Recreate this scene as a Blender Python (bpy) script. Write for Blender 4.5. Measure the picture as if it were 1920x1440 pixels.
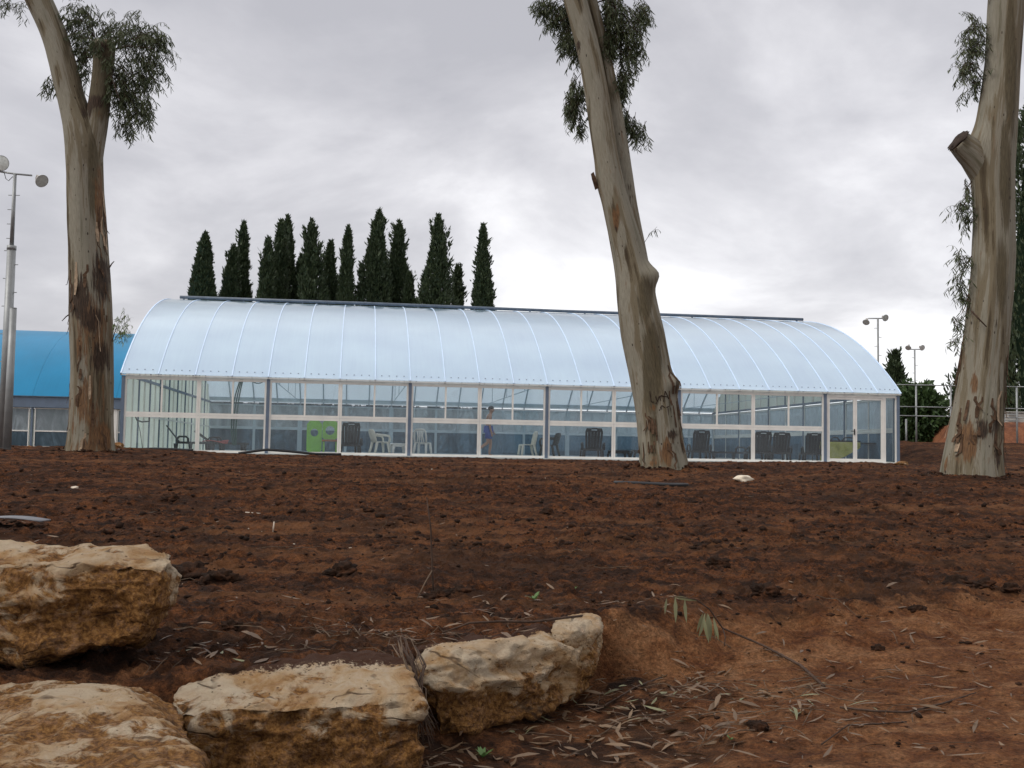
import bpy, bmesh, math, random
import numpy as np
from mathutils import Vector, Matrix

for o in list(bpy.data.objects):
    bpy.data.objects.remove(o, do_unlink=True)
scene = bpy.context.scene
COL = scene.collection
rnd = random.Random(7)
nrs = np.random.RandomState(11)

# ------------------------------------------------------------------ camera
F, PITCH, ROLL, EYE = 2050.0, 0.0625, 0.0176, 0.1965
cam_d = bpy.data.cameras.new('camera')
cam = bpy.data.objects.new('camera', cam_d)
COL.objects.link(cam)
cam_d.sensor_width = 36.0
cam_d.lens = 36.0 * F / 1920.0
cam_d.clip_start = 0.05
cam_d.clip_end = 3000.0
cam.location = (0, 0, EYE)
cam.rotation_euler = (Matrix.Rotation(math.pi / 2 + PITCH, 3, 'X') @ Matrix.Rotation(ROLL, 3, 'Z')).to_euler()
scene.camera = cam

# ------------------------------------------------------------------ world: overcast sky, clouds over a Nishita sky
SUN_EL, SUN_AZ = math.radians(44), math.radians(-118)     # azimuth measured from +Y towards +X
world = bpy.data.worlds.new('World')
scene.world = world
world.use_nodes = True
nt = world.node_tree
nt.nodes.clear()
N = nt.nodes.new
L = nt.links.new
out = N('ShaderNodeOutputWorld')
sky = N('ShaderNodeTexSky'); sky.sky_type = 'NISHITA'; sky.sun_disc = False
sky.sun_elevation = SUN_EL; sky.sun_rotation = SUN_AZ
sky.air_density = 1.0; sky.dust_density = 2.0
bg_sky = N('ShaderNodeBackground'); bg_sky.inputs['Strength'].default_value = 0.12
L(sky.outputs[0], bg_sky.inputs['Color'])
SKY_OFF = (14.66, -19.74, 0.05)
tc = N('ShaderNodeTexCoord')
sep = N('ShaderNodeSeparateXYZ'); L(tc.outputs['Generated'], sep.inputs[0])
def wmath(op, a, b=None, clamp=False):
    m = N('ShaderNodeMath'); m.operation = op; m.use_clamp = clamp
    for i, v in enumerate((a, b)):
        if v is None: continue
        if isinstance(v, (int, float)): m.inputs[i].default_value = v
        else: L(v, m.inputs[i])
    return m.outputs[0]
zc = wmath('ADD', wmath('MAXIMUM', sep.outputs[2], 0.0), 0.30)
comb = N('ShaderNodeCombineXYZ')
L(wmath('DIVIDE', sep.outputs[0], zc), comb.inputs[0])
L(wmath('DIVIDE', sep.outputs[1], zc), comb.inputs[1])
def wnoise(scale, detail, rough, off, dist=0.0):
    mp = N('ShaderNodeMapping'); mp.inputs['Location'].default_value = off
    L(comb.outputs[0], mp.inputs[0])
    n = N('ShaderNodeTexNoise'); n.inputs['Scale'].default_value = scale
    n.inputs['Detail'].default_value = detail; n.inputs['Roughness'].default_value = rough
    n.inputs['Distortion'].default_value = dist
    L(mp.outputs[0], n.inputs['Vector'])
    return n.outputs[0]
big = wnoise(0.62, 3.0, 0.45, SKY_OFF, 0.5)
mid = wnoise(1.9, 7.0, 0.56, (SKY_OFF[0] + 4.6, SKY_OFF[1] + 0.5, 1.0), 0.35)
fine = wnoise(5.0, 7.0, 0.62, (1.2, 5.6, 2.0), 0.2)
mixn = wmath('ADD', wmath('MULTIPLY', big, 0.58), wmath('ADD', wmath('MULTIPLY', mid, 0.37), wmath('MULTIPLY', fine, 0.05)))
ramp = N('ShaderNodeValToRGB')
cr = ramp.color_ramp
cr.elements[0].position = 0.375; cr.elements[0].color = (0.45, 0.445, 0.475, 1)
cr.elements[1].position = 0.665; cr.elements[1].color = (1.60, 1.60, 1.62, 1)
for p_, c_ in ((0.430, (0.54, 0.532, 0.56)), (0.480, (0.67, 0.66, 0.685)), (0.525, (0.83, 0.82, 0.84)), (0.580, (1.05, 1.045, 1.06))):
    e = cr.elements.new(p_); e.color = (*c_, 1)
L(mixn, ramp.inputs[0])
bg_cl = N('ShaderNodeBackground'); bg_cl.inputs['Strength'].default_value = 1.0
L(ramp.outputs[0], bg_cl.inputs['Color'])
mx = N('ShaderNodeMixShader')
mx.inputs[0].default_value = 0.92
L(bg_sky.outputs[0], mx.inputs[1]); L(bg_cl.outputs[0], mx.inputs[2])
L(mx.outputs[0], out.inputs[0])

# ------------------------------------------------------------------ sun through cloud
sd = bpy.data.lights.new('sun', 'SUN')
sd.energy = 1.35; sd.angle = math.radians(16); sd.color = (1.0, 0.95, 0.88)
sun = bpy.data.objects.new('sun', sd); COL.objects.link(sun)
sdir = Vector((math.cos(SUN_EL) * math.sin(SUN_AZ), math.cos(SUN_EL) * math.cos(SUN_AZ), math.sin(SUN_EL)))
sun.rotation_euler = (-sdir).to_track_quat('-Z', 'Y').to_euler()
sun.location = (-20, -10, 30)

vs = scene.view_settings
scene.display_settings.display_device = 'sRGB'
vs.view_transform = 'Standard'; vs.look = 'None'; vs.exposure = 0.3; vs.gamma = 1.0
vs.use_curve_mapping = False
scene.render.engine = 'CYCLES'
scene.cycles.max_bounces = 10
scene.cycles.transparent_max_bounces = 24
scene.cycles.caustics_reflective = False
scene.cycles.caustics_refractive = False

# ------------------------------------------------------------------ helpers
_c, _s = math.cos(PITCH), math.sin(PITCH)
_cr, _sr = math.cos(ROLL), math.sin(ROLL)
def at(x, y, d):
    """point at world depth d seen at photo pixel (x, y)"""
    a, b = x - 960.0, y - 720.0
    X, Y = _cr * a + _sr * b, -_sr * a + _cr * b
    D = (X / F, _c + Y / F * _s, _s - Y / F * _c)
    k = d / D[1]
    return Vector((D[0] * k, d, D[2] * k + EYE))
def to_px(P):
    P = np.atleast_2d(P); q = P - np.array([0, 0, EYE])
    d = q[:, 1] * _c + q[:, 2] * _s; u = -q[:, 1] * _s + q[:, 2] * _c
    X, Y = F * q[:, 0] / d, -F * u / d
    return np.stack([960 + _cr * X - _sr * Y, 720 + _sr * X + _cr * Y], 1)

def _hash(ix, iy, iz, seed):
    h = (ix.astype(np.int64) * 374761393 + iy.astype(np.int64) * 668265263 + iz.astype(np.int64) * 2147483647 + seed * 144269) & 0xffffffff
    h = ((h ^ (h >> 13)) * 1274126177) & 0xffffffff
    h = ((h ^ (h >> 16)) * 2246822519) & 0xffffffff
    return ((h ^ (h >> 15)) & 0xffffff) / float(0xffffff)
def vnoise(x, y, z=None, seed=0):
    x = np.asarray(x, float); y = np.asarray(y, float)
    if z is None:
        ix, iy = np.floor(x), np.floor(y); fx, fy = x - ix, y - iy
        fx = fx * fx * (3 - 2 * fx); fy = fy * fy * (3 - 2 * fy)
        ix = ix.astype(np.int64); iy = iy.astype(np.int64); o_ = np.zeros(1, np.int64)
        a = _hash(ix, iy, o_, seed); b = _hash(ix + 1, iy, o_, seed); c = _hash(ix, iy + 1, o_, seed); d = _hash(ix + 1, iy + 1, o_, seed)
        r = (a * (1 - fx) + b * fx) * (1 - fy) + (c * (1 - fx) + d * fx) * fy
        return r * 2 - 1
    z = np.asarray(z, float)
    ix, iy, iz = np.floor(x), np.floor(y), np.floor(z)
    fx, fy, fz = x - ix, y - iy, z - iz
    fx = fx * fx * (3 - 2 * fx); fy = fy * fy * (3 - 2 * fy); fz = fz * fz * (3 - 2 * fz)
    r = 0
    for dx in (0, 1):
        for dy in (0, 1):
            for dz in (0, 1):
                w = (fx if dx else 1 - fx) * (fy if dy else 1 - fy) * (fz if dz else 1 - fz)
                r = r + w * _hash(ix + dx, iy + dy, iz + dz, seed)
    return r * 2 - 1
def fbm(x, y, z=None, oct=4, seed=0, gain=0.5):
    a, r = 1.0, 0
    for i in range(oct):
        k = 2.03 ** i
        r = r + a * vnoise(np.asarray(x) * k + i * 7.3, np.asarray(y) * k + i * 3.1, None if z is None else np.asarray(z) * k, seed + i)
        a *= gain
    return r

class MB:
    def __init__(self): self.v = []; self.f = []
    def add(self, vs, fs):
        n = len(self.v); self.v += [tuple(p) for p in vs]; self.f += [tuple(i + n for i in f) for f in fs]
    def box(self, c, s, rot=None, bev=0.0):
        hx, hy, hz = s[0] / 2, s[1] / 2, s[2] / 2
        if bev <= 0:
            vs = [Vector((sx * hx, sy * hy, sz * hz)) for sz in (-1, 1) for sy in (-1, 1) for sx in (-1, 1)]
            fs = [(0, 2, 3, 1), (4, 5, 7, 6), (0, 1, 5, 4), (2, 6, 7, 3), (0, 4, 6, 2), (1, 3, 7, 5)]
        else:
            bm = bmesh.new(); bmesh.ops.create_cube(bm, size=1.0)
            for v in bm.verts: v.co = Vector((v.co.x * s[0], v.co.y * s[1], v.co.z * s[2]))
            bmesh.ops.bevel(bm, geom=bm.edges[:], offset=bev, segments=1, affect='EDGES')
            bm.verts.index_update()
            vs = [v.co.copy() for v in bm.verts]; fs = [[v.index for v in f.verts] for f in bm.faces]; bm.free()
        if rot is not None: vs = [rot @ v for v in vs]
        self.add([v + Vector(c) for v in vs], fs); return self
    def beam(self, a, b, w, h=None, up=(0, 0, 1)):
        a, b = Vector(a), Vector(b); h = w if h is None else h
        d = (b - a); l = d.length; d.normalize()
        upv = Vector(up)
        if abs(d.dot(upv)) > 0.98: upv = Vector((0, 1, 0))
        sx = d.cross(upv).normalized(); sz = sx.cross(d).normalized()
        R = Matrix((sx, d, sz)).transposed()
        return self.box((a + b) / 2, (w, l, h), R)
    def tube(self, pts, rad, n=8, cap=True):
        pts = [Vector(p) for p in pts]
        if isinstance(rad, (int, float)): rad = [rad] * len(pts)
        ref = None; rings = []
        for i, p in enumerate(pts):
            t = (pts[min(i + 1, len(pts) - 1)] - pts[max(i - 1, 0)]).normalized()
            if ref is None:
                ref = Vector((1, 0, 0)) if abs(t.x) < 0.9 else Vector((0, 1, 0))
            ref = (ref - t * ref.dot(t)).normalized(); b = t.cross(ref)
            rings.append([p + (ref * math.cos(2 * math.pi * k / n) + b * math.sin(2 * math.pi * k / n)) * rad[i] for k in range(n)])
        vs = [q for r in rings for q in r]; fs = []
        for i in range(len(rings) - 1):
            for k in range(n):
                fs.append((i * n + k, i * n + (k + 1) % n, (i + 1) * n + (k + 1) % n, (i + 1) * n + k))
        if cap:
            fs.append(tuple(range(n))[::-1]); fs.append(tuple((len(rings) - 1) * n + k for k in range(n)))
        self.add(vs, fs); return self
    def build(self, name, mat, parent=None, smooth=False, off=None):
        me = bpy.data.meshes.new(name)
        vs = self.v if off is None else [(x - off[0], y - off[1], z - off[2]) for x, y, z in self.v]
        me.from_pydata(vs, [], self.f); me.update()
        if smooth:
            me.polygons.foreach_set('use_smooth', [True] * len(me.polygons))
        return link(name, me, mat, parent)
def link(name, me, mat, parent=None):
    o = bpy.data.objects.new(name, me); COL.objects.link(o)
    if mat is not None and len(me.materials) == 0: me.materials.append(mat)
    if parent is not None: o.parent = parent
    return o
def np_mesh(name, V, Fc, mat, parent=None, smooth=False):
    """V (n,3), Fc (m,k) all faces alike"""
    V = np.asarray(V, np.float32); Fc = np.asarray(Fc, np.int32)
    me = bpy.data.meshes.new(name)
    me.vertices.add(len(V)); me.vertices.foreach_set('co', V.ravel())
    m, k = Fc.shape
    me.loops.add(m * k); me.loops.foreach_set('vertex_index', Fc.ravel())
    me.polygons.add(m); me.polygons.foreach_set('loop_start', np.arange(0, m * k, k, dtype=np.int32))
    me.polygons.foreach_set('loop_total', np.full(m, k, np.int32))
    if smooth: me.polygons.foreach_set('use_smooth', np.ones(m, bool))
    me.update(calc_edges=True); me.validate()
    return link(name, me, mat, parent)
def attr(o, name, vals):
    a = o.data.attributes.new(name, 'FLOAT', 'POINT'); a.data.foreach_set('value', np.asarray(vals, np.float32))
def tag(o, label, cat, group=None):
    o['label'] = label; o['category'] = cat
    if group: o['group'] = group
    return o
def kind(o, k, label=None):
    o['kind'] = k
    if label: o['label'] = label
    return o
def empty(name, loc, rz=0.0):
    o = bpy.data.objects.new(name, None); COL.objects.link(o); o.location = loc; o.rotation_euler = (0, 0, rz)
    o.empty_display_size = 0.2
    return o
def copy_tree(o, parent=None):
    c = o.copy(); COL.objects.link(c); c.parent = parent
    for ch in list(o.children): copy_tree(ch, c)
    return c

# ------------------------------------------------------------------ materials
class Mat:
    def __init__(self, name):
        self.m = bpy.data.materials.new(name); self.m.use_nodes = True
        self.t = self.m.node_tree; self.b = self.t.nodes['Principled BSDF']; self.o = self.t.nodes['Material Output']
    def n(self, ty, **kw):
        x = self.t.nodes.new(ty)
        for k, v in kw.items():
            if k in x.inputs: x.inputs[k].default_value = v
            else: setattr(x, k, v)
        return x
    def l(self, a, b): self.t.links.new(a, b); return self
    def coord(self, which='Object', scale=(1, 1, 1), loc=(0, 0, 0)):
        t = self.n('ShaderNodeTexCoord'); mp = self.n('ShaderNodeMapping')
        mp.inputs['Scale'].default_value = scale; mp.inputs['Location'].default_value = loc
        self.l(t.outputs[which], mp.inputs[0]); return mp.outputs[0]
    def noise(self, vec, scale, detail=4, rough=0.55, dist=0.0):
        x = self.n('ShaderNodeTexNoise', Scale=scale, Detail=detail, Roughness=rough, Distortion=dist)
        if vec is not None: self.l(vec, x.inputs['Vector'])
        return x.outputs[0]
    def ramp(self, fac, stops, interp='LINEAR'):
        r = self.n('ShaderNodeValToRGB'); c = r.color_ramp; c.interpolation = interp
        while len(c.elements) > 1: c.elements.remove(c.elements[-1])
        for i, (p, col) in enumerate(stops):
            e = c.elements[0] if i == 0 else c.elements.new(p)
            e.position = p; e.color = (col[0], col[1], col[2], 1) if not isinstance(col, (int, float)) else (col, col, col, 1)
        self.l(fac, r.inputs[0]); return r.outputs[0]
    def mix(self, fac, a, b):
        x = self.n('ShaderNodeMix', data_type='RGBA')
        for i, v in ((0, fac), (6, a), (7, b)):
            if isinstance(v, (int, float)): x.inputs[i].default_value = v
            elif isinstance(v, tuple): x.inputs[i].default_value = (v[0], v[1], v[2], 1)
            else: self.l(v, x.inputs[i])
        return x.outputs[2]
    def math(self, op, a, b=None, clamp=False):
        x = self.n('ShaderNodeMath', operation=op, use_clamp=clamp)
        for i, v in enumerate((a, b)):
            if v is None: continue
            if isinstance(v, (int, float)): x.inputs[i].default_value = v
            else: self.l(v, x.inputs[i])
        return x.outputs[0]
    def attr(self, name):
        return self.n('ShaderNodeAttribute', attribute_name=name).outputs['Fac']
    def bump(self, h, dist=0.01, strength=0.6):
        x = self.n('ShaderNodeBump'); x.inputs['Strength'].default_value = strength; x.inputs['Distance'].default_value = dist
        self.l(h, x.inputs['Height']); self.l(x.outputs[0], self.b.inputs['Normal']); return x
    def col(self, c):
        if isinstance(c, tuple): self.b.inputs['Base Color'].default_value = (c[0], c[1], c[2], 1)
        else: self.l(c, self.b.inputs['Base Color'])
        return self
    def set(self, **kw):
        for k, v in kw.items(): self.b.inputs[k.replace('_', ' ')].default_value = v
        return self

def simple(name, c, rough=0.5, metal=0.0, var=0.25, scale=6.0, bump=0.0, spec=0.5):
    m = Mat(name); v = m.coord('Object')
    nz = m.noise(v, scale, 5, 0.6)
    a = tuple(x * (1 - var) for x in c); b = tuple(min(1, x * (1 + var)) for x in c)
    m.col(m.ramp(nz, [(0.3, a), (0.7, b)]))
    m.set(Roughness=rough, Metallic=metal); m.b.inputs['Specular IOR Level'].default_value = spec
    if bump: m.bump(m.noise(v, scale * 8, 4), bump)
    return m.m

M = {}
def make_materials():
    # soil: dark moist crumb, red-brown terra rossa, lighter trodden path
    m = Mat('soil'); v = m.coord('Object')
    n1 = m.noise(v, 0.55, 5, 0.6, 0.4); n2 = m.noise(v, 5.0, 6, 0.65, 0.5); n3 = m.noise(v, 38.0, 6, 0.78)
    vs_ = m.coord('Object', (0.25, 2.2, 1.0)); nb = m.noise(vs_, 0.8, 4, 0.6, 0.3)
    a = m.ramp(n2, [(0.32, (0.016, 0.0075, 0.0042)), (0.44, (0.056, 0.021, 0.0085)), (0.55, (0.125, 0.044, 0.0150)), (0.75, (0.21, 0.078, 0.027))])
    b = m.ramp(n3, [(0.36, 0.08), (0.45, 0.65), (0.54, 1.1), (0.66, 1.9)])
    mul = m.n('ShaderNodeMix', data_type='RGBA', blend_type='MULTIPLY'); mul.inputs[0].default_value = 0.9
    m.l(a, mul.inputs[6]); m.l(b, mul.inputs[7])
    c2 = m.mix(m.ramp(nb, [(0.50, 0.0), (0.68, 0.75)]), mul.outputs[2], (0.22, 0.098, 0.042))
    dk = m.mix(m.ramp(m.math('ADD', n1, m.math('MULTIPLY', m.math('SUBTRACT', n2, 0.5), 0.5)), [(0.40, 0.6), (0.54, 0.0)]), c2, (0.032, 0.0145, 0.0075))
    pth = m.attr('path')
    pc = m.ramp(m.noise(v, 3.0, 7, 0.68, 0.6), [(0.33, (0.095, 0.032, 0.012)), (0.45, (0.175, 0.066, 0.024)), (0.56, (0.27, 0.120, 0.050)), (0.70, (0.36, 0.185, 0.09))])
    pmul = m.n('ShaderNodeMix', data_type='RGBA', blend_type='MULTIPLY'); pmul.inputs[0].default_value = 0.65
    m.l(pc, pmul.inputs[6]); m.l(b, pmul.inputs[7])
    pf = m.math('ADD', pth, m.math('MULTIPLY', m.math('SUBTRACT', n2, 0.5), 0.9), True)
    m.col(m.mix(m.ramp(pf, [(0.35, 0.0), (0.6, 1.0)]), dk, pmul.outputs[2]))
    m.set(Roughness=0.95); m.b.inputs['Specular IOR Level'].default_value = 0.15
    h = m.math('ADD', m.math('MULTIPLY', m.noise(v, 14, 6, 0.7), 1.0), m.math('MULTIPLY', m.noise(v, 70, 4, 0.7), 0.35))
    m.bump(h, 0.14, 1.0); M['soil'] = m.m

    m = Mat('clod'); v = m.coord('Object'); n = m.noise(v, 7.0, 5, 0.65); n2 = m.noise(v, 60, 4, 0.7)
    m.col(m.ramp(n, [(0.35, (0.014, 0.010, 0.008)), (0.55, (0.035, 0.018, 0.011)), (0.72, (0.095, 0.038, 0.018))]))
    m.set(Roughness=0.97); m.b.inputs['Specular IOR Level'].default_value = 0.1
    m.bump(n2, 0.02, 0.9); M['clod'] = m.m

    m = Mat('orange_earth'); v = m.coord('Object'); n = m.noise(v, 0.7, 6, 0.65, 0.8)
    m.col(m.ramp(n, [(0.35, (0.09, 0.03, 0.014)), (0.5, (0.20, 0.07, 0.028)), (0.7, (0.30, 0.12, 0.05))]))
    m.set(Roughness=0.95); m.bump(m.noise(v, 4, 6, 0.7), 0.2, 0.8); M['orange_earth'] = m.m

    # limestone with ochre stains
    m = Mat('limestone'); v = m.coord('Object')
    big_ = m.noise(m.coord('Object', (1, 1, 1.7)), 3.2, 6, 0.62, 0.7); st = m.noise(m.coord('Object', (1, 1, 1.5), (3, 1, 2)), 6.5, 7, 0.7, 1.2)
    f_ = m.noise(v, 45, 6, 0.7)
    c = m.ramp(big_, [(0.30, (0.30, 0.14, 0.045)), (0.40, (0.50, 0.29, 0.125)), (0.47, (0.62, 0.43, 0.25)), (0.56, (0.69, 0.54, 0.37)), (0.70, (0.73, 0.61, 0.45))])
    sm = m.ramp(m.math('ADD', m.math('MULTIPLY', st, 0.75), m.math('MULTIPLY', m.attr('stain'), 0.34)), [(0.37, 0.0), (0.47, 1.0)])
    sc = m.ramp(f_, [(0.3, (0.065, 0.027, 0.008)), (0.45, (0.19, 0.080, 0.018)), (0.58, (0.40, 0.19, 0.05)), (0.72, (0.52, 0.30, 0.11))])
    c = m.mix(sm, c, sc)
    pk = m.ramp(m.noise(v, 22, 6, 0.75, 0.5), [(0.5, 0.0), (0.72, 0.55)])
    c = m.mix(pk, c, (0.50, 0.30, 0.19))
    dt = m.mix(m.ramp(m.math('ADD', m.attr('dirt'), m.math('MULTIPLY', m.math('SUBTRACT', f_, 0.5), 1.2)), [(0.5, 0.0), (0.62, 1.0)]), c, (0.085, 0.034, 0.016))
    vo = m.n('ShaderNodeTexVoronoi', Scale=26.0); m.l(m.coord('Object', (1, 1, 1.4)), vo.inputs['Vector'])
    pit = m.ramp(m.math('ADD', vo.outputs['Distance'], m.math('MULTIPLY', m.noise(v, 9, 4, 0.6), 0.55)), [(0.34, 0.75), (0.42, 0.0)])
    dt = m.mix(pit, dt, (0.12, 0.055, 0.02))
    crk = m.noise(m.coord('Object', (1, 1, 2.2), (5, 2, 1)), 1.7, 3, 0.5, 0.8)
    crf = m.ramp(m.math('ABSOLUTE', m.math('SUBTRACT', crk, 0.5)), [(0.004, 0.75), (0.016, 0.0)])
    crf = m.math('MULTIPLY', crf, m.ramp(m.noise(v, 4.0, 3, 0.5), [(0.50, 0.0), (0.60, 1.0)]))
    dt = m.mix(crf, dt, (0.06, 0.028, 0.011))
    m.col(dt); m.set(Roughness=0.85); m.b.inputs['Specular IOR Level'].default_value = 0.25
    h = m.math('ADD', m.math('MULTIPLY', m.noise(v, 16, 8, 0.8, 0.6), 1.0), m.math('ADD', m.math('MULTIPLY', m.noise(v, 90, 5, 0.75), 0.4), m.math('ADD', m.math('MULTIPLY', pit, -0.4), m.math('MULTIPLY', crf, -0.6))))
    m.bump(h, 0.09, 1.0); M['limestone'] = m.m

    # eucalyptus bark: UV u around (metres), v along the stem (metres)
    m = Mat('bark')
    uvp = m.coord('UV', (1.9, 0.11, 1)); uvf = m.coord('UV', (8.0, 0.40, 1)); uvs = m.coord('UV', (9.0, 3.2, 1)); uvb = m.coord('UV', (30, 2.5, 1))
    p = m.noise(uvp, 2.4, 7, 0.62, 0.6); f_ = m.noise(uvf, 2.0, 7, 0.72, 0.4); g = m.noise(uvb, 2.0, 4, 0.6)
    c = m.ramp(m.math('ADD', m.math('MULTIPLY', p, 0.72), m.math('MULTIPLY', f_, 0.28)),
               [(0.36, (0.050, 0.036, 0.021)), (0.425, (0.085, 0.066, 0.040)), (0.445, (0.145, 0.118, 0.076)), (0.50, (0.145, 0.121, 0.082)), (0.525, (0.215, 0.193, 0.150)), (0.60, (0.18, 0.167, 0.128)), (0.625, (0.135, 0.122, 0.085)), (0.74, (0.085, 0.066, 0.042))])
    sd_ = m.math('ADD', m.attr('shade'), m.math('MULTIPLY', m.math('SUBTRACT', f_, 0.5), 0.9))  # shaded trunk sides, painted into the bark colour
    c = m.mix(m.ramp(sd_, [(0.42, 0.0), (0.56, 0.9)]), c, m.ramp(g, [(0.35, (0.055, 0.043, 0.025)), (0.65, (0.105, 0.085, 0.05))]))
    pl_ = m.math('ADD', m.attr('pale'), m.math('MULTIPLY', m.math('SUBTRACT', f_, 0.5), 0.9))
    c = m.mix(m.ramp(pl_, [(0.45, 0.0), (0.56, 0.9)]), c, m.ramp(g, [(0.3, (0.165, 0.150, 0.114)), (0.7, (0.27, 0.25, 0.20))]))
    rs = m.math('ADD', m.attr('rust'), m.math('MULTIPLY', m.math('SUBTRACT', f_, 0.5), 1.5))
    c = m.mix(m.ramp(rs, [(0.46, 0.0), (0.58, 0.9)]), c, m.ramp(g, [(0.35, (0.07, 0.031, 0.014)), (0.65, (0.175, 0.092, 0.04))]))
    ds = m.math('ADD', m.attr('dark'), m.math('MULTIPLY', m.math('SUBTRACT', m.noise(uvf, 3.5, 6, 0.7, 0.6), 0.5), 1.7))
    c = m.mix(m.ramp(ds, [(0.45, 0.0), (0.62, 0.95)]), c, m.ramp(g, [(0.35, (0.014, 0.010, 0.008)), (0.65, (0.06, 0.035, 0.022))]))
    vo = m.n('ShaderNodeTexVoronoi', Scale=1.0); m.l(uvs, vo.inputs['Vector'])
    spn = m.noise(uvs, 0.35, 3, 0.5)
    spot = m.math('LESS_THAN', m.math('ADD', vo.outputs['Distance'], m.math('MULTIPLY', spn, 0.42)), 0.30)
    c = m.mix(m.math('MULTIPLY', spot, 0.92), c, (0.03, 0.02, 0.014))
    ck = m.noise(m.coord('UV', (11.0, 1.1, 1), (4, 2, 0)), 1.6, 6, 0.7, 0.8)
    c = m.mix(m.ramp(ck, [(0.645, 0.0), (0.69, 0.8)]), c, (0.045, 0.026, 0.016))
    c = m.mix(m.ramp(m.noise(m.coord('UV', (6.0, 0.8, 1), (9, 7, 0)), 1.5, 6, 0.7, 0.6), [(0.60, 0.0), (0.68, 0.5)]), c, (0.155, 0.085, 0.045))
    m.col(c); m.set(Roughness=0.8); m.b.inputs['Specular IOR Level'].default_value = 0.2
    h = m.math('ADD', m.math('MULTIPLY', f_, 0.8), m.math('ADD', m.math('MULTIPLY', g, 0.35), m.math('MULTIPLY', m.attr('dark'), 0.3)))
    m.bump(h, 0.05, 0.7); M['bark'] = m.m

    M['bark_strip'] = simple('bark_strip', (0.075, 0.045, 0.028), 0.9, var=0.6, scale=9, bump=0.01, spec=0.1)
    M['bark_pale'] = simple('bark_pale', (0.30, 0.22, 0.15), 0.85, var=0.4, scale=9, bump=0.01, spec=0.1)
    M['cut_wood'] = simple('cut_wood', (0.045, 0.033, 0.027), 0.9, var=0.5, scale=12, bump=0.02, spec=0.1)
    M['carving'] = simple('carving', (0.035, 0.022, 0.018), 0.9, var=0.3, scale=30, spec=0.1)

    def leafmat(name, c1, c2, tr=0.25):
        m = Mat(name); v = m.coord('Object'); n = m.noise(v, 2.5, 4, 0.6)
        r = m.n('ShaderNodeTexWhiteNoise', noise_dimensions='3D')
        geo = m.n('ShaderNodeNewGeometry')
        col = m.mix(m.math('ADD', m.math('MULTIPLY', n, 0.5), m.math('MULTIPLY', geo.outputs['Random Per Island'], 0.5)), c1, c2)
        m.col(col); m.set(Roughness=0.5); m.b.inputs['Specular IOR Level'].default_value = 0.35
        t = m.n('ShaderNodeBsdfTranslucent'); m.l(col, t.inputs[0])
        x = m.n('ShaderNodeMixShader'); x.inputs[0].default_value = tr
        m.l(m.b.outputs[0], x.inputs[1]); m.l(t.outputs[0], x.inputs[2]); m.l(x.outputs[0], m.o.inputs[0])
        M[name] = m.m
    leafmat('gum_leaf', (0.028, 0.046, 0.022), (0.115, 0.130, 0.060))
    leafmat('gum_leaf_young', (0.10, 0.15, 0.05), (0.20, 0.24, 0.10))
    leafmat('cypress_leaf', (0.014, 0.028, 0.014), (0.075, 0.100, 0.045), 0.12)
    leafmat('bush_leaf', (0.03, 0.06, 0.022), (0.075, 0.12, 0.04), 0.2)
    leafmat('dry_leaf', (0.045, 0.022, 0.011), (0.21, 0.135, 0.075), 0.1)
    leafmat('fallen_green', (0.11, 0.11, 0.05), (0.20, 0.195, 0.105), 0.1)
    leafmat('weed_leaf', (0.06, 0.12, 0.03), (0.12, 0.20, 0.06), 0.25)
    M['twig'] = simple('twig', (0.055, 0.034, 0.024), 0.85, var=0.5, scale=20, spec=0.2)
    M['twig_grey'] = simple('twig_grey', (0.10, 0.068, 0.045), 0.85, var=0.5, scale=20, spec=0.2)
    M['chip'] = simple('chip', (0.50, 0.42, 0.33), 0.85, var=0.4, scale=6)
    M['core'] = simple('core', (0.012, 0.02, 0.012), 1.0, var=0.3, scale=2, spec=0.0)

    # polycarbonate roof sheet
    def sheet(name, c, tr, rough, trc=None, wave=0.15):
        m = Mat(name); v = m.coord('Object', (1, 1, 1)); n = m.noise(v, 0.6, 4, 0.55); n2 = m.noise(m.coord('Object', (8, 0.3, 0.3)), 2.0, 3, 0.5)
        k = m.math('ADD', m.math('MULTIPLY', n, 0.7), m.math('MULTIPLY', n2, 0.3))
        col = m.ramp(k, [(0.3, tuple(x * (1 - wave) for x in c)), (0.7, tuple(min(1, x * (1 + wave * 0.6)) for x in c))])
        m.col(col); m.set(Roughness=rough); m.b.inputs['Specular IOR Level'].default_value = 0.3 if name == 'blue_sheet' else 0.8; m.b.inputs['Coat Weight'].default_value = 1.0 if name == 'roof_sheet' else 0.0; m.b.inputs['Coat IOR'].default_value = 1.75; m.b.inputs['Coat Roughness'].default_value = 0.08
        t = m.n('ShaderNodeBsdfTranslucent'); t.inputs[0].default_value = (*(trc or c), 1)
        x = m.n('ShaderNodeMixShader'); x.inputs[0].default_value = tr
        m.l(m.b.outputs[0], x.inputs[1]); m.l(t.outputs[0], x.inputs[2]); m.l(x.outputs[0], m.o.inputs[0])
        m.bump(m.noise(m.coord('Object', (0.7, 0.35, 0.35)), 1.6, 3, 0.5), 0.05, 0.35)
        M[name] = m.m
    sheet('roof_sheet', (0.60, 0.77, 1.0), 0.40, 0.10, (0.86, 0.95, 1.0), 0.13)
    sheet('roof_sheet_inner', (0.86, 0.93, 0.98), 0.95, 0.3, (0.97, 0.99, 1.0), 0.04)
    sheet('gable_sheet', (0.66, 0.71, 0.66), 0.6, 0.35, (0.85, 0.90, 0.85), 0.25)
    sheet('blue_sheet', (0.003, 0.185, 0.36), 0.06, 0.40, (0.01, 0.20, 0.45), 0.12)

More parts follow.
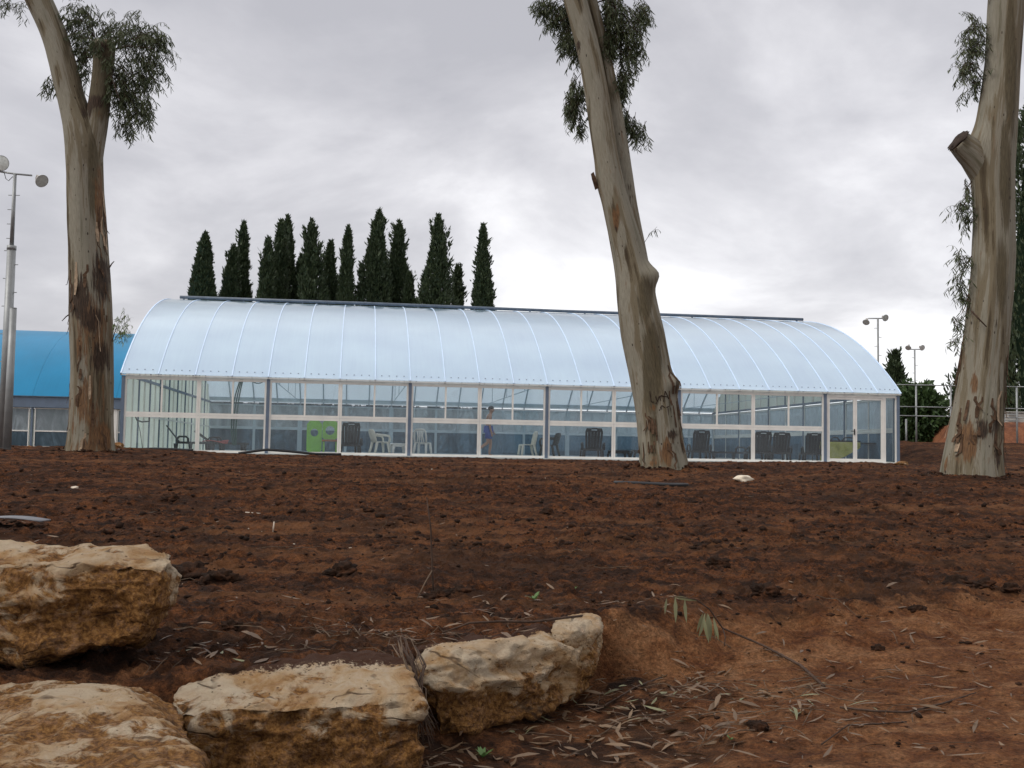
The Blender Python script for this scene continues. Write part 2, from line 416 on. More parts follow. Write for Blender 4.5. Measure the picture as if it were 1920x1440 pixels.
    def glass(name, tint, haze, hcol, gl=1.0):
        m = Mat(name); m.t.nodes.remove(m.b)
        tr = m.n('ShaderNodeBsdfTransparent'); tr.inputs[0].default_value = (*tint, 1)
        g = m.n('ShaderNodeBsdfGlossy'); g.inputs['Roughness'].default_value = 0.03
        df = m.n('ShaderNodeBsdfDiffuse'); df.inputs[0].default_value = (*hcol, 1)
        tl = m.n('ShaderNodeBsdfTranslucent'); tl.inputs[0].default_value = (*hcol, 1)
        ad = m.n('ShaderNodeMixShader'); ad.inputs[0].default_value = 0.7; m.l(df.outputs[0], ad.inputs[1]); m.l(tl.outputs[0], ad.inputs[2])
        v = m.coord('Object', (1.0, 1.0, 0.45)); hz = m.noise(v, 1.3, 6, 0.62, 0.8)
        hf = m.ramp(hz, [(0.35, haze * 0.6), (0.55, haze), (0.66, min(1.0, haze * 1.9)), (0.74, min(1.0, haze * 3.2))])
        x1 = m.n('ShaderNodeMixShader'); m.l(hf, x1.inputs[0]); m.l(tr.outputs[0], x1.inputs[1]); m.l(ad.outputs[0], x1.inputs[2])
        fr = m.n('ShaderNodeFresnel'); fr.inputs[0].default_value = 1.5
        x2 = m.n('ShaderNodeMixShader'); m.l(m.math('MULTIPLY', fr.outputs[0], gl * 1.7, True), x2.inputs[0]); m.l(x1.outputs[0], x2.inputs[1]); m.l(g.outputs[0], x2.inputs[2])
        m.l(x2.outputs[0], m.o.inputs[0]); M[name] = m.m
    glass('glass', (0.94, 0.965, 0.97), 0.040, (0.70, 0.76, 0.80), 0.42)
    glass('back_glass', (0.50, 0.58, 0.62), 0.66, (0.74, 0.82, 0.87), 0.3)
    glass('rear_glass_low', (0.26, 0.36, 0.43), 0.52, (0.27, 0.40, 0.50), 0.3)
    M['alu_white'] = simple('alu_white', (0.78, 0.755, 0.70), 0.45, var=0.08, scale=3)
    M['steel_blue'] = simple('steel_blue', (0.115, 0.155, 0.215), 0.45, var=0.12, scale=3)
    M['steel_dark'] = simple('steel_dark', (0.075, 0.10, 0.135), 0.5, var=0.25, scale=4)
    M['rear_frame'] = simple('rear_frame', (0.47, 0.55, 0.60), 0.5, var=0.08, scale=3)
    M['seam'] = simple('seam', (0.60, 0.73, 0.90), 0.35, var=0.08, scale=3)
    M['screw'] = simple('screw', (0.26, 0.31, 0.39), 0.5, 0.3)
    M['concrete'] = simple('concrete', (0.36, 0.35, 0.32), 0.9, var=0.2, scale=5, bump=0.005)
    M['pool_floor'] = simple('pool_floor', (0.50, 0.54, 0.54), 0.55, var=0.15, scale=2)
    M['galv'] = simple('galv', (0.27, 0.28, 0.28), 0.5, 0.35, var=0.15, scale=4)
    M['lamp_lens'] = simple('lamp_lens', (0.58, 0.61, 0.58), 0.2, 0.0, var=0.2, scale=14, spec=0.8)
    M['lamp_body'] = simple('lamp_body', (0.30, 0.27, 0.24), 0.45, 0.4)
    M['lamp_rim'] = simple('lamp_rim', (0.60, 0.60, 0.58), 0.4, 0.2)
    M['black_plastic'] = simple('black_plastic', (0.008, 0.008, 0.009), 0.45, var=0.2)
    M['dark_green_plastic'] = simple('dark_green_plastic', (0.012, 0.02, 0.018), 0.45, var=0.2)
    M['white_plastic'] = simple('white_plastic', (0.92, 0.91, 0.88), 0.4, var=0.05)
    M['cream_plastic'] = simple('cream_plastic', (0.90, 0.87, 0.78), 0.4, var=0.06)
    M['lime'] = simple('lime', (0.28, 0.62, 0.08), 0.45, var=0.12)
    M['orange_plastic'] = simple('orange_plastic', (0.55, 0.20, 0.07), 0.5, var=0.1)
    M['teal_hose'] = simple('teal_hose', (0.02, 0.10, 0.075), 0.5, var=0.2)
    M['black_hose'] = simple('black_hose', (0.012, 0.012, 0.013), 0.5, var=0.3)
    m = Mat('yellow_cloth'); v = m.coord('Object', (1, 1, 1)); n = m.noise(v, 2.5, 5, 0.6, 0.4)
    m.col(m.ramp(n, [(0.35, (0.34, 0.33, 0.07)), (0.5, (0.55, 0.52, 0.13)), (0.66, (0.62, 0.58, 0.24))])); m.set(Roughness=0.9)
    M['yellow_cloth'] = m.m
    M['red_cloth'] = simple('red_cloth', (0.30, 0.06, 0.05), 0.9, var=0.25)
    M['skin'] = simple('skin', (0.42, 0.22, 0.14), 0.55, var=0.08)
    M['hair'] = simple('hair', (0.03, 0.02, 0.015), 0.7, var=0.3, scale=30)
    M['swim'] = simple('swim', (0.035, 0.07, 0.30), 0.7, var=0.2)
    M['sheet_metal'] = simple('sheet_metal', (0.16, 0.16, 0.17), 0.45, 0.3, var=0.2)
    M['paper'] = simple('paper', (0.62, 0.54, 0.42), 0.8, var=0.15)
make_materials()

# ------------------------------------------------------------------ the lie of the land
O_B = np.array([-12.2, 34.0431]); ANG = 0.1391; PW = 1.1254
U_B = np.array([math.cos(ANG), math.sin(ANG)]); V_B = np.array([-math.sin(ANG), math.cos(ANG)])
def sstep(x): x = np.clip(x, 0, 1); return x * x * (3 - 2 * x)
def edge_y(X): return np.interp(X, [-8, -2.6, -1.5, -1.0, -0.5, 0.0, 0.53, 1.2, 2.5, 4, 9], [4.4, 4.75, 4.9, 5.2, 5.6, 6.1, 6.9, 7.15, 7.5, 7.9, 8.5])
def ground(X, Y, rough=True):
    X = np.asarray(X, float); Y = np.asarray(Y, float)
    zu = np.interp(Y, [3, 5.5, 8.5, 12, 16, 20, 26, 30, 33, 40, 400], [-.87, -.86, -.85, -.71, -.53, -.36, -.15, -.08, -.045, -.045, 0.0])
    zu = zu + 0.13 * sstep((X - 4) / 5) * sstep((Y - 12) / 8) * (1 - sstep((Y - 30) / 5))
    zu = zu + 0.14 * sstep((-X - 6) / 6) * sstep((Y - 20) / 10) * (1 - sstep((Y - 33) / 4) * 0.5)
    zu = zu + 1.0 * sstep((X - 14.5) / 2.5) * sstep((Y - 37) / 13)
    zl = np.interp(X, [-3, 0.3, 1.2, 2.3, 4, 9], [-1.30, -1.28, -1.17, -1.09, -0.98, -0.86])
    wd = np.interp(X, [-1, 0.6, 1.3, 2.2, 6], [0.22, 0.30, 0.9, 1.7, 2.4])
    b = sstep((Y - edge_y(X)) / wd + 0.35)
    z = zl + (zu - zl) * b
    if rough:
        a = np.interp(Y, [0, 8, 20, 34, 60], [1.0, 1.0, 1.1, 0.75, 1.5])
        up = 0.035 * fbm(X * 1.1, Y * 1.5, oct=2, seed=3) + 0.022 * fbm(X * 5, Y * 5, oct=2, seed=9)
        cl = fbm(X * 13, Y * 13, oct=3, seed=21, gain=0.6)
        up = up + 0.028 * np.abs(cl) + 0.022 * np.clip(cl - 0.35, 0, 1) * (0.5 + vnoise(X * 0.8, Y * 1.2, seed=77))
        rut = 0.02 * np.sin(Y * 3.1 + 0.5 * X + fbm(X * 0.3, Y * 0.3, oct=2, seed=5) * 3)
        lo = 0.030 * fbm(X * 1.4, Y * 1.7, oct=2, seed=33) + 0.014 * fbm(X * 7, Y * 7, oct=2, seed=39) + 0.010 * np.abs(cl)
        z = z + 0.10 * np.exp(-((Y - edge_y(X) + 0.12) / 0.16) ** 2) * (1 - sstep((X - 0.6) / 0.6)) * (0.7 + fbm(X * 3, Y * 3, oct=2, seed=83))
        bank = 0.05 * fbm(X * 3.5, Y * 3.5, oct=3, seed=55) * 4 * b * (1 - b)
        z = z + a * (b * (up + rut * sstep((Y - 8) / 6)) + (1 - b) * lo) + bank
        for tx, ty, tr in ((-10.73, 28.0, 0.75), (3.61, 26.0, 0.75), (9.29, 22.0, 0.75)):
            rr = np.sqrt((X - tx) ** 2 + (Y - ty) ** 2); z = z + (0.12 + 0.12 * fbm(X * 2.6, Y * 2.6, oct=2, seed=61)) * np.exp(-(rr / tr) ** 2)
    # never above the halls' floors
    ax = (X - O_B[0]) * U_B[0] + (Y - O_B[1]) * U_B[1]; ay = (X - O_B[0]) * V_B[0] + (Y - O_B[1]) * V_B[1]
    din = np.minimum(np.minimum(ax + 0.2, 26.3 - ax), np.minimum(ay - 0.02, 20.3 - ay))
    k = sstep(din / 0.25)
    z = z * (1 - k) + np.minimum(z, -0.10) * k
    return z
def gz(x, y): return float(ground(np.array([x]), np.array([y]))[0])
def path_mask(X, Y):
    b = sstep((Y - edge_y(X)) / np.interp(X, [-1, 0.6, 1.5, 3, 6], [0.3, 0.4, 0.9, 1.6, 2.2]) + 0.25)
    p = (1 - b) * np.interp(X, [-1, 0.8, 2.0, 3, 6], [0.25, 0.42, 0.8, 0.9, 0.9])
    near = 0.38 * sstep((Y - edge_y(X) + 0.4) / 0.6) * (1 - sstep((Y - edge_y(X)) / 1.6))
    return np.clip(p + near, 0, 1)

def graded(segs):
    out_ = [segs[0][0]]
    for a, b, s0, s1 in segs:
        x = a
        while x < b - 1e-6:
            k = (x - a) / (b - a); x = min(b, x + s0 + (s1 - s0) * k); out_.append(x)
    return np.array(out_)
def build_ground():
    ys = graded([(-400, -10, 60, 8), (-10, 3.2, 1.5, 0.1), (3.2, 9, 0.024, 0.026), (9, 20, 0.027, 0.06), (20, 36, 0.06, 0.12), (36, 60, 0.2, 0.6), (60, 140, 1.5, 8), (140, 900, 20, 120)])
    xp = graded([(0, 3.6, 0.022, 0.026), (3.6, 9, 0.03, 0.07), (9, 16, 0.08, 0.14), (16, 30, 0.2, 0.5), (30, 80, 1, 6), (80, 900, 15, 120)])
    xs = np.concatenate([-xp[:0:-1], xp])
    X, Y = np.meshgrid(xs, ys)
    Z = ground(X, Y)
    V = np.stack([X.ravel(), Y.ravel(), Z.ravel()], 1)
    nx, ny = len(xs), len(ys)
    i = np.arange(nx - 1)[None] + (np.arange(ny - 1) * nx)[:, None]
    Fc = np.stack([i, i + 1, i + nx + 1, i + nx], -1).reshape(-1, 4)
    o = np_mesh('ground', V, Fc, M['soil'], None, True)
    attr(o, 'path', path_mask(V[:, 0], V[:, 1]))
    return kind(o, 'structure', 'bare red-brown soil of the field, lumpy and littered')
build_ground()

# raised orange earth beyond the fence on the right
def earth_bank():
    xs = np.linspace(21.3, 60, 160); ys = np.linspace(50.2, 62, 40)
    X, Y = np.meshgrid(xs, ys)
    h = sstep((X - 21.3) / 0.8) * sstep((Y - 50.2) / 2.2) * 1.28 + 0.10 * fbm(X * 0.9, Y * 0.9, oct=4, seed=71) * sstep((Y - 50.2) / 1.5)
    Z = 0.9 + h - 0.15
    V = np.stack([X.ravel(), Y.ravel(), Z.ravel()], 1); nx = len(xs)
    i = np.arange(nx - 1)[None] + (np.arange(len(ys) - 1) * nx)[:, None]
    o = np_mesh('earth_bank', V, np.stack([i, i + 1, i + nx + 1, i + nx], -1).reshape(-1, 4), M['orange_earth'], None, True)
    kind(o, 'structure', 'orange cut earth bank behind the right tree')
earth_bank()

# ------------------------------------------------------------------ limestone blocks of the terrace wall
def cube_grid(n):
    """subdivided unit cube [-1,1]^3 with shared vertices"""
    bm = bmesh.new(); bmesh.ops.create_cube(bm, size=2.0)
    bmesh.ops.subdivide_edges(bm, edges=bm.edges[:], cuts=n - 1, use_grid_fill=True)
    bm.verts.index_update()
    V = np.array([v.co[:] for v in bm.verts]); Fc = np.array([[v.index for v in f.verts] for f in bm.faces if len(f.verts) == 4])
    bm.free(); return V, Fc
CUBE_V, CUBE_F = cube_grid(58)
def vnormals(V, Fc):
    a, b, c, d = (V[Fc[:, k]] for k in range(4)); n = np.cross(c - a, d - b)
    out_ = np.zeros_like(V)
    for k in range(4): np.add.at(out_, Fc[:, k], n)
    return out_ / (np.linalg.norm(out_, axis=1, keepdims=True) + 1e-12)
def rock(name, corners, label, seed, amp=0.05, k=13.0, dirt=None, stain0=0.0, grow=np.array([1.10, 1.06, 1.0]), group='limestone blocks of the low terrace wall'):
    """corners: FBL FBR BBL BBR FTL FTR BTL BTR (world)"""
    C = np.array([tuple(c) for c in corners]); C = C.mean(0) + (C - C.mean(0)) * grow
    p = CUBE_V.copy()
    r = (np.abs(p) ** k).sum(1) ** (1 / k); p = p / r[:, None]
    rk = np.random.RandomState(seed)
    for q in range(26):       # chisel the block with flat planes so that it breaks in facets
        nv = rk.randn(3) * np.array([0.8, 1.0, 0.7]); nv[1] -= 0.35; nv /= np.linalg.norm(nv)
        sup = np.abs(nv).sum(); offp = sup * rk.uniform(0.78, 0.95) if q < 20 else sup * rk.uniform(0.70, 0.80)
        dd_ = p @ nv - offp; p = p - np.clip(dd_, 0, None)[:, None] * nv * 0.92
    w = (p + 1) / 2
    V = 0
    idx = 0
    for wz in (0, 1):
        for wy in (0, 1):
            for wx in (0, 1):
                q = (w[:, 0] if wx else 1 - w[:, 0]) * (w[:, 1] if wy else 1 - w[:, 1]) * (w[:, 2] if wz else 1 - w[:, 2])
                V = V + q[:, None] * C[idx]; idx += 1
    n = vnormals(V, CUBE_F)
    x, y, z = V.T
    d1 = fbm(x * 2.2, y * 2.2, z * 2.6, oct=3, seed=seed)
    rid = 1 - 2 * np.abs(fbm(x * 3.4 + 5, y * 3.4, z * 6.5, oct=4, seed=seed + 40))
    fac = np.floor(fbm(x * 3.0, y * 3.0, z * 3.8, oct=2, seed=seed + 11) * 3.5) / 3.5
    d3 = fbm(x * 16, y * 16, z * 18, oct=3, seed=seed + 70)
    d4 = np.abs(fbm(x * 7, y * 7, z * 9, oct=3, seed=seed + 90))
    side = 1 - 0.45 * np.clip(n[:, 2], 0, 1); amp = amp * 1.7
    V = V + n * (amp * (0.8 * d1 + 0.55 * rid + 0.7 * fac) * side * 0.62 + 0.009 * d3 - 0.020 * d4)[:, None]
    org = V.mean(0); org[2] = V[:, 2].min()
    o = np_mesh(name, V - org, CUBE_F, M['limestone'], None, True); o.location = org
    attr(o, 'stain', np.clip(stain0 + 0.35 - 0.45 * p[:, 2] + 0.9 * np.clip(d4 - 0.25, 0, 1) - 0.5 * d1 - 0.35 * np.clip(n[:, 2], 0, 1), -0.8, 1.2))
    dd = np.zeros(len(V)) if dirt is None else dirt(p, n, V)
    attr(o, 'dirt', dd)
    tag(o, label, 'rock', group); return o
def dn(v, dz, dy=0.0, dx=0.0): return Vector((v[0] + dx, v[1] + dy, v[2] + dz))

def rocks():
    ftl, ftr, btl, btr = at(-130, 1062, 5.1), at(284, 1050, 5.15), at(-130, 1020, 5.85), at(326, 1022, 5.7)
    rock('limestone_block', [at(-130, 1262, 5.1), at(264, 1204, 5.12), at(-130, 1225, 5.8), at(268, 1180, 5.6), ftl, ftr, btl, btr],
         'big pale limestone block on the upper left, flat topped, ochre below', 3, 0.055, 14)
    ftl, ftr, btl, btr = at(-220, 1500, 3.45), at(395, 1478, 3.5), at(-160, 1268, 4.95), at(312, 1272, 4.95)
    rock('limestone_block', [dn(ftl, -.45), dn(ftr, -.45, 0, -.05), dn(btl, -.4), dn(btr, -.4), ftl, ftr, btl, btr],
         'ochre limestone slab in the bottom left corner, seen from above', 17, 0.05, 7, None, 0.55)
    ftl, ftr, btl, btr = at(338, 1315, 4.72), at(768, 1300, 4.85), at(325, 1256, 5.2), at(748, 1222, 5.55)
    dirt = lambda p, n, V: np.clip(1.1 * p[:, 1] + 0.10, 0, 1) * np.clip((n[:, 2] - 0.3) * 3, 0, 1)
    rock('limestone_block', [at(418, 1580, 4.66), at(770, 1500, 4.8), at(410, 1500, 5.2), at(778, 1400, 5.5), ftl, ftr, btl, btr],
         'cream limestone block at the bottom centre-left, between slab and cracked block', 29, 0.05, 13, dirt)
    ftl, ftr, btl, btr = at(780, 1226, 5.55), at(1082, 1200, 6.3), at(772, 1206, 5.95), at(1075, 1166, 6.8)
    dirt2 = lambda p, n, V: np.clip(1.1 * p[:, 1] + 0.55, 0, 1) * np.clip((n[:, 2] - 0.3) * 3, 0, 1)
    rock('limestone_block', [at(835, 1392, 5.45), at(1062, 1320, 6.2), at(838, 1340, 5.9), at(1062, 1300, 6.6), ftl, ftr, btl, btr],
         'cracked brown and cream limestone block right of the gap full of twigs', 43, 0.06, 8, dirt2)
    ftl, ftr, btl, btr = at(1040, 1180, 6.3), at(1121, 1166, 6.62), at(1046, 1156, 6.8), at(1119, 1152, 7.0)
    rock('limestone_block', [at(1052, 1330, 6.2), at(1114, 1275, 6.5), at(1062, 1300, 6.7), at(1112, 1260, 6.9), ftl, ftr, btl, btr],
         'small upright limestone block at the right end of the stone row', 58, 0.035, 7)
rocks()

# ------------------------------------------------------------------ crumbs, clods, litter
def ground_hit(px, py, lift=0.0, d0=3.0):
    """where the line of sight through a photo pixel meets the soil"""
    u = at(px, py, 1.0); ds = np.arange(d0, 60, 0.02)
    zr = EYE + (u.z - EYE) * ds; g = ground(u.x * ds, ds, False); k = np.nonzero(zr < g)[0]
    d = float(ds[k[0]]) if len(k) else 59.0
    return Vector((u.x * d, d, gz(u.x * d, d) + lift))
ICO = {}
def ico(sub):
    if sub not in ICO:
        bm = bmesh.new(); bmesh.ops.create_icosphere(bm, subdivisions=sub, radius=1.0); bm.verts.index_update()
        ICO[sub] = (np.array([v.co[:] for v in bm.verts]), np.array([[v.index for v in f.verts] for f in bm.faces])); bm.free()
    return ICO[sub]
def scatter_stones(name, P, R, mat, sub, label, flat=0.7, jit=0.35):
    V0, F0 = ico(sub); n, k = len(P), len(V0)
    jitr = 1 + jit * (nrs.rand(n, k, 1) * 2 - 1)
    sc = np.stack([R * (0.8 + 0.5 * nrs.rand(n)), R * (0.8 + 0.5 * nrs.rand(n)), R * flat * (0.7 + 0.5 * nrs.rand(n))], 1)
    th = nrs.rand(n) * 6.283; c, s = np.cos(th), np.sin(th)
    W = V0[None] * jitr * sc[:, None]
    W = np.stack([W[..., 0] * c[:, None] - W[..., 1] * s[:, None], W[..., 0] * s[:, None] + W[..., 1] * c[:, None], W[..., 2]], -1)
    V = (W + P[:, None]).reshape(-1, 3); Fc = (F0[None] + (np.arange(n) * k)[:, None, None]).reshape(-1, 3)
    o = np_mesh(name, V, Fc, mat, None, sub > 1); kind(o, 'stuff', label); return o
def field_points(n, y0, y1, pw=1.0, xspread=0.52):
    Y = y0 + (y1 - y0) * nrs.rand(n) ** pw; X = (nrs.rand(n) * 2 - 1) * (Y * xspread + 0.6)
    return X, Y
def crumbs():
    X, Y = field_points(5200, 5.6, 13, 1.2); m = (Y > edge_y(X) + 0.35) & (fbm(X * 0.9, Y * 1.4, oct=2, seed=80) > -0.15); X, Y = X[m], Y[m]
    R = 0.006 + 0.022 * nrs.rand(len(X)) ** 4
    scatter_stones('soil_crumbs', np.stack([X, Y, ground(X, Y) + R * 0.15], 1), R, M['clod'], 1, 'small dark crumbs of soil over the near field')
    X, Y = field_points(6000, 11, 33, 1.25); ax = (X - O_B[0]) * V_B[0] + (Y - O_B[1]) * V_B[1]; m = ax < -0.4; X, Y = X[m], Y[m]
    R = 0.010 + 0.04 * nrs.rand(len(X)) ** 4
    scatter_stones('soil_crumbs', np.stack([X, Y, ground(X, Y) + R * 0.2], 1), R, M['clod'], 1, 'dark crumbs of soil over the far field')
    X, Y = field_points(420, 4.6, 7.6, 1.0, 0.55); m = (Y < edge_y(X)) & (X > 0); X, Y = X[m], Y[m]
    R = 0.005 + 0.014 * nrs.rand(len(X)) ** 3
    scatter_stones('soil_crumbs', np.stack([X, Y, ground(X, Y) + R * 0.2], 1), R, M['clod'], 1, 'fine crumbs of soil on the orange path')
    X, Y = field_points(110, 9.5, 33, 1.0); ax = (X - O_B[0]) * V_B[0] + (Y - O_B[1]) * V_B[1]; m = ax < -0.3; X, Y = X[m], Y[m]
    R = 0.005 + 0.016 * nrs.rand(len(X)) ** 3
    scatter_stones('pale_chips', np.stack([X, Y, ground(X, Y) + R * 0.4], 1), R, M['chip'], 1, 'tiny pale stone chips strewn over the field', 0.5)
def trunk_feet():
    xs, ys = [], []
    for tx, ty, r0 in ((-10.73, 28.0, 0.6), (3.61, 26.0, 0.6), (9.29, 22.0, 0.62)):
        a = nrs.rand(170) * 6.283; r = r0 * (0.85 + 0.9 * nrs.rand(170) ** 1.5); xs.append(tx + np.cos(a) * r); ys.append(ty + np.sin(a) * r)
    X, Y = np.concatenate(xs), np.concatenate(ys); R = 0.012 + 0.05 * nrs.rand(len(X)) ** 3
    scatter_stones('soil_crumbs', np.stack([X, Y, ground(X, Y) + R * 0.2], 1), R, M['clod'], 2, 'crumbs of soil heaped round the feet of the gum trees')
trunk_feet()
crumbs()

# single clods one can point at
def clod(px, py, wpx, label, group='single dark clods lying on the field', mat='clod'):
    # walk the view ray down to the ground
    p = ground_hit(px, py, 0.0, 4.0); d = p.y
    r = wpx / F * d / 2
    V0, F0 = ico(4); sd_ = int(px)
    w = 1 + 0.50 * fbm(V0[:, 0] * 1.9 + sd_, V0[:, 1] * 1.9, V0[:, 2] * 1.9, oct=4, seed=sd_, gain=0.62)
    V = V0 * w[:, None] * np.array([1.0, 0.9, 0.62]) * r
    o = np_mesh('soil_clod', V, F0, M[mat], None, True); o.location = (p.x, p.y, gz(p.x, p.y) + r * 0.18)
    tag(o, label, 'clod', group); return o
for px, py, w, lab in [(317, 943, 28, 'round dark clod alone left of centre on the field'), (1027, 966, 22, 'dark clod below the white side chair, mid field'),
                       (690, 962, 18, 'small dark clod left of the upright stick'), (1432, 1118, 50, 'reddish clod right of the fallen gum branch'),
                       (1845, 1112, 34, 'black clod near the right edge, middle of three'), (1895, 1118, 26, 'black clod at the right edge, last of three'),
                       (1795, 1095, 40, 'wide black clod near the right edge, first of three'), (1720, 1150, 30, 'black clod on the lip of the orange path'),
                       (430, 1192, 38, 'black clod between the upper block and the cream block'), (1645, 1222, 22, 'small dark clod on the orange path'),
                       (1420, 1368, 34, 'dark clod low on the path below the leaf litter'), (640, 1082, 55, 'broad dark lump of soil behind the upper left block'),
                       (865, 1108, 46, 'dark lump of soil right of the upright stick'), (820, 1120, 40, 'dark lump of soil at the foot of the upright stick'),
                       (350, 1080, 70, 'black lump of soil against the right end of the upper block'), (410, 1100, 60, 'black lump of soil right of the upper block end'),
                       (1060, 1050, 26, 'dark clod above the small weed'), (1320, 1020, 20, 'dark clod in the field right of centre'),
                       (1345, 1070, 40, 'red lump of soil behind the fallen gum branch')]:
    clod(px, py, w, lab)

def leaf_strips(P, D, N_, Ln, Wd, curl, twist=0.0):
    """bent lance-shaped leaves: 4 cross rows, 8 verts, 3 quads each"""
    n = len(P); ts = np.array([0.0, 0.33, 0.68, 1.0]); ws = np.array([0.12, 0.95, 0.75, 0.04])
    S = np.cross(D, N_); S /= np.linalg.norm(S, axis=1, keepdims=True) + 1e-9
    V = np.zeros((n, 8, 3))
    for i in range(4):
        c = P + D * (Ln * ts[i])[:, None] + N_ * (curl * Ln * (4 * ts[i] * (1 - ts[i]) * 0.5))[:, None] + S * (curl * 0.7 * Ln * (ts[i] ** 2))[:, None]
        V[:, 2 * i] = c + S * (Wd * ws[i])[:, None]; V[:, 2 * i + 1] = c - S * (Wd * ws[i])[:, None]
    f = np.array([[0, 1, 3, 2], [2, 3, 5, 4], [4, 5, 7, 6]])
    return V.reshape(-1, 3), (f[None] + (np.arange(n) * 8)[:, None, None]).reshape(-1, 4)
def litter(name, X, Y, lmin, lmax, mat, label, lift=0.012):
    n = len(X); th = nrs.rand(n) * 6.283; til = (nrs.rand(n) - 0.5) * 0.5
    D = np.stack([np.cos(th) * np.cos(til), np.sin(th) * np.cos(til), np.sin(til)], 1)
    Nn = np.stack([nrs.randn(n) * 0.35, nrs.randn(n) * 0.35, np.ones(n)], 1); Nn /= np.linalg.norm(Nn, axis=1, keepdims=True)
    Ln = lmin + (lmax - lmin) * nrs.rand(n) ** 1.6; Wd = Ln * (0.045 + 0.05 * nrs.rand(n))
    P = np.stack([X, Y, ground(X, Y) + lift * nrs.rand(n) + 0.004 + np.abs(np.sin(til)) * Ln * 0.5 * (til < 0)], 1)
    V, Fc = leaf_strips(P, D, Nn, Ln, Wd, (nrs.rand(n) - 0.4) * 0.35)
    o = np_mesh(name, V, Fc, mat, None, True); kind(o, 'stuff', label); return o
def blob(n, cx, cy, sx, sy): return cx + nrs.randn(n) * sx, cy + nrs.randn(n) * sy
def lit():
    xs, ys = [], []
    for n, cx, cy, sx, sy in [(130, 0.75, 6.15, 0.40, 0.30), (110, 1.35, 5.95, 0.55, 0.35), (50, 0.2, 5.35, 0.5, 0.2), (90, 2.3, 6.7, 1.1, 0.6), (26, -1.35, 5.5, 0.22, 0.2),
                              (26, -1.2, 6.0, 0.5, 0.3), (90, 0.6, 7.4, 1.6, 0.5), (60, 2.0, 5.5, 0.8, 0.4), (50, -0.35, 5.3, 0.12, 0.2), (60, 0.9, 6.8, 0.35, 0.2), (60, -0.9, 6.3, 0.5, 0.35), (70, 1.6, 7.5, 1.2, 0.4), (80, 0.9, 5.6, 0.5, 0.25), (40, -0.2, 6.3, 0.4, 0.2)]:
        a, b = blob(n, cx, cy, sx, sy); xs.append(a); ys.append(b)
    litter('leaf_litter', np.concatenate(xs), np.concatenate(ys), 0.06, 0.17, M['dry_leaf'], 'dry gum leaves lying around the stone row and path')
    X, Y = field_points(420, 7.5, 24, 1.4); litter('leaf_litter', X, Y, 0.05, 0.15, M['dry_leaf'], 'scattered dry gum leaves over the dark field')
    a, b = blob(45, 1.0, 6.1, 0.6, 0.35); c, d = blob(9, -1.3, 5.55, 0.2, 0.2)
    litter('green_leaf_litter', np.concatenate([a, c]), np.concatenate([b, d]), 0.08, 0.17, M['fallen_green'], 'grey-green fallen gum leaves by the stones')
    a = np.concatenate([blob(40, tx, ty - 0.5, 0.5, 0.4)[0] for tx, ty in ((-10.73, 28.0), (3.61, 26.0), (9.29, 22.0))]); b = np.concatenate([ty - 0.2 + nrs.randn(40) * 0.5 for ty in (28.0, 26.0, 22.0)])
    litter('leaf_litter', a, b, 0.08, 0.22, M['dry_leaf'], 'dry leaves and bark bits round the feet of the gum trees')
    # twigs
    mb = MB()
    for i in range(190):
        if i < 90: x, y = rnd.gauss(1.1, 0.8), rnd.gauss(6.1, 0.5)
        elif i < 130: x, y = rnd.gauss(-0.9, 0.6), rnd.gauss(6.1, 0.45)
        else:
            y = rnd.uniform(7.5, 17); x = rnd.uniform(-0.5, 0.5) * y
        a = rnd.uniform(0, 6.28); l = rnd.uniform(0.08, 0.45); r = rnd.uniform(0.0012, 0.0035)
        pts = []
        b = rnd.uniform(-0.8, 0.8)
        for k in range(5):
            t = k / 4; xx = x + math.cos(a + b * t) * l * t; yy = y + math.sin(a + b * t) * l * t
            pts.append((xx, yy, gz(xx, yy) + 0.012 + 0.01 * math.sin(t * 3.1)))
        mb.tube(pts, [r, r, r * .9, r * .7, r * .4], 4)
    o = mb.build('twig_litter', M['twig_grey']); kind(o, 'stuff', 'thin broken twigs lying on the soil')
lit()

def path_on_ground(pxs, lift=0.01): return [ground_hit(x, y, lift) for x, y in pxs]
def leaves_obj(name, P, D, Nn, Ln, Wd, curl, mat, parent):
    V, Fc = leaf_strips(np.array(P), np.array(D), np.array(Nn), np.array(Ln), np.array(Wd), np.array(curl))
    return np_mesh(name, V, Fc, mat, parent, True)

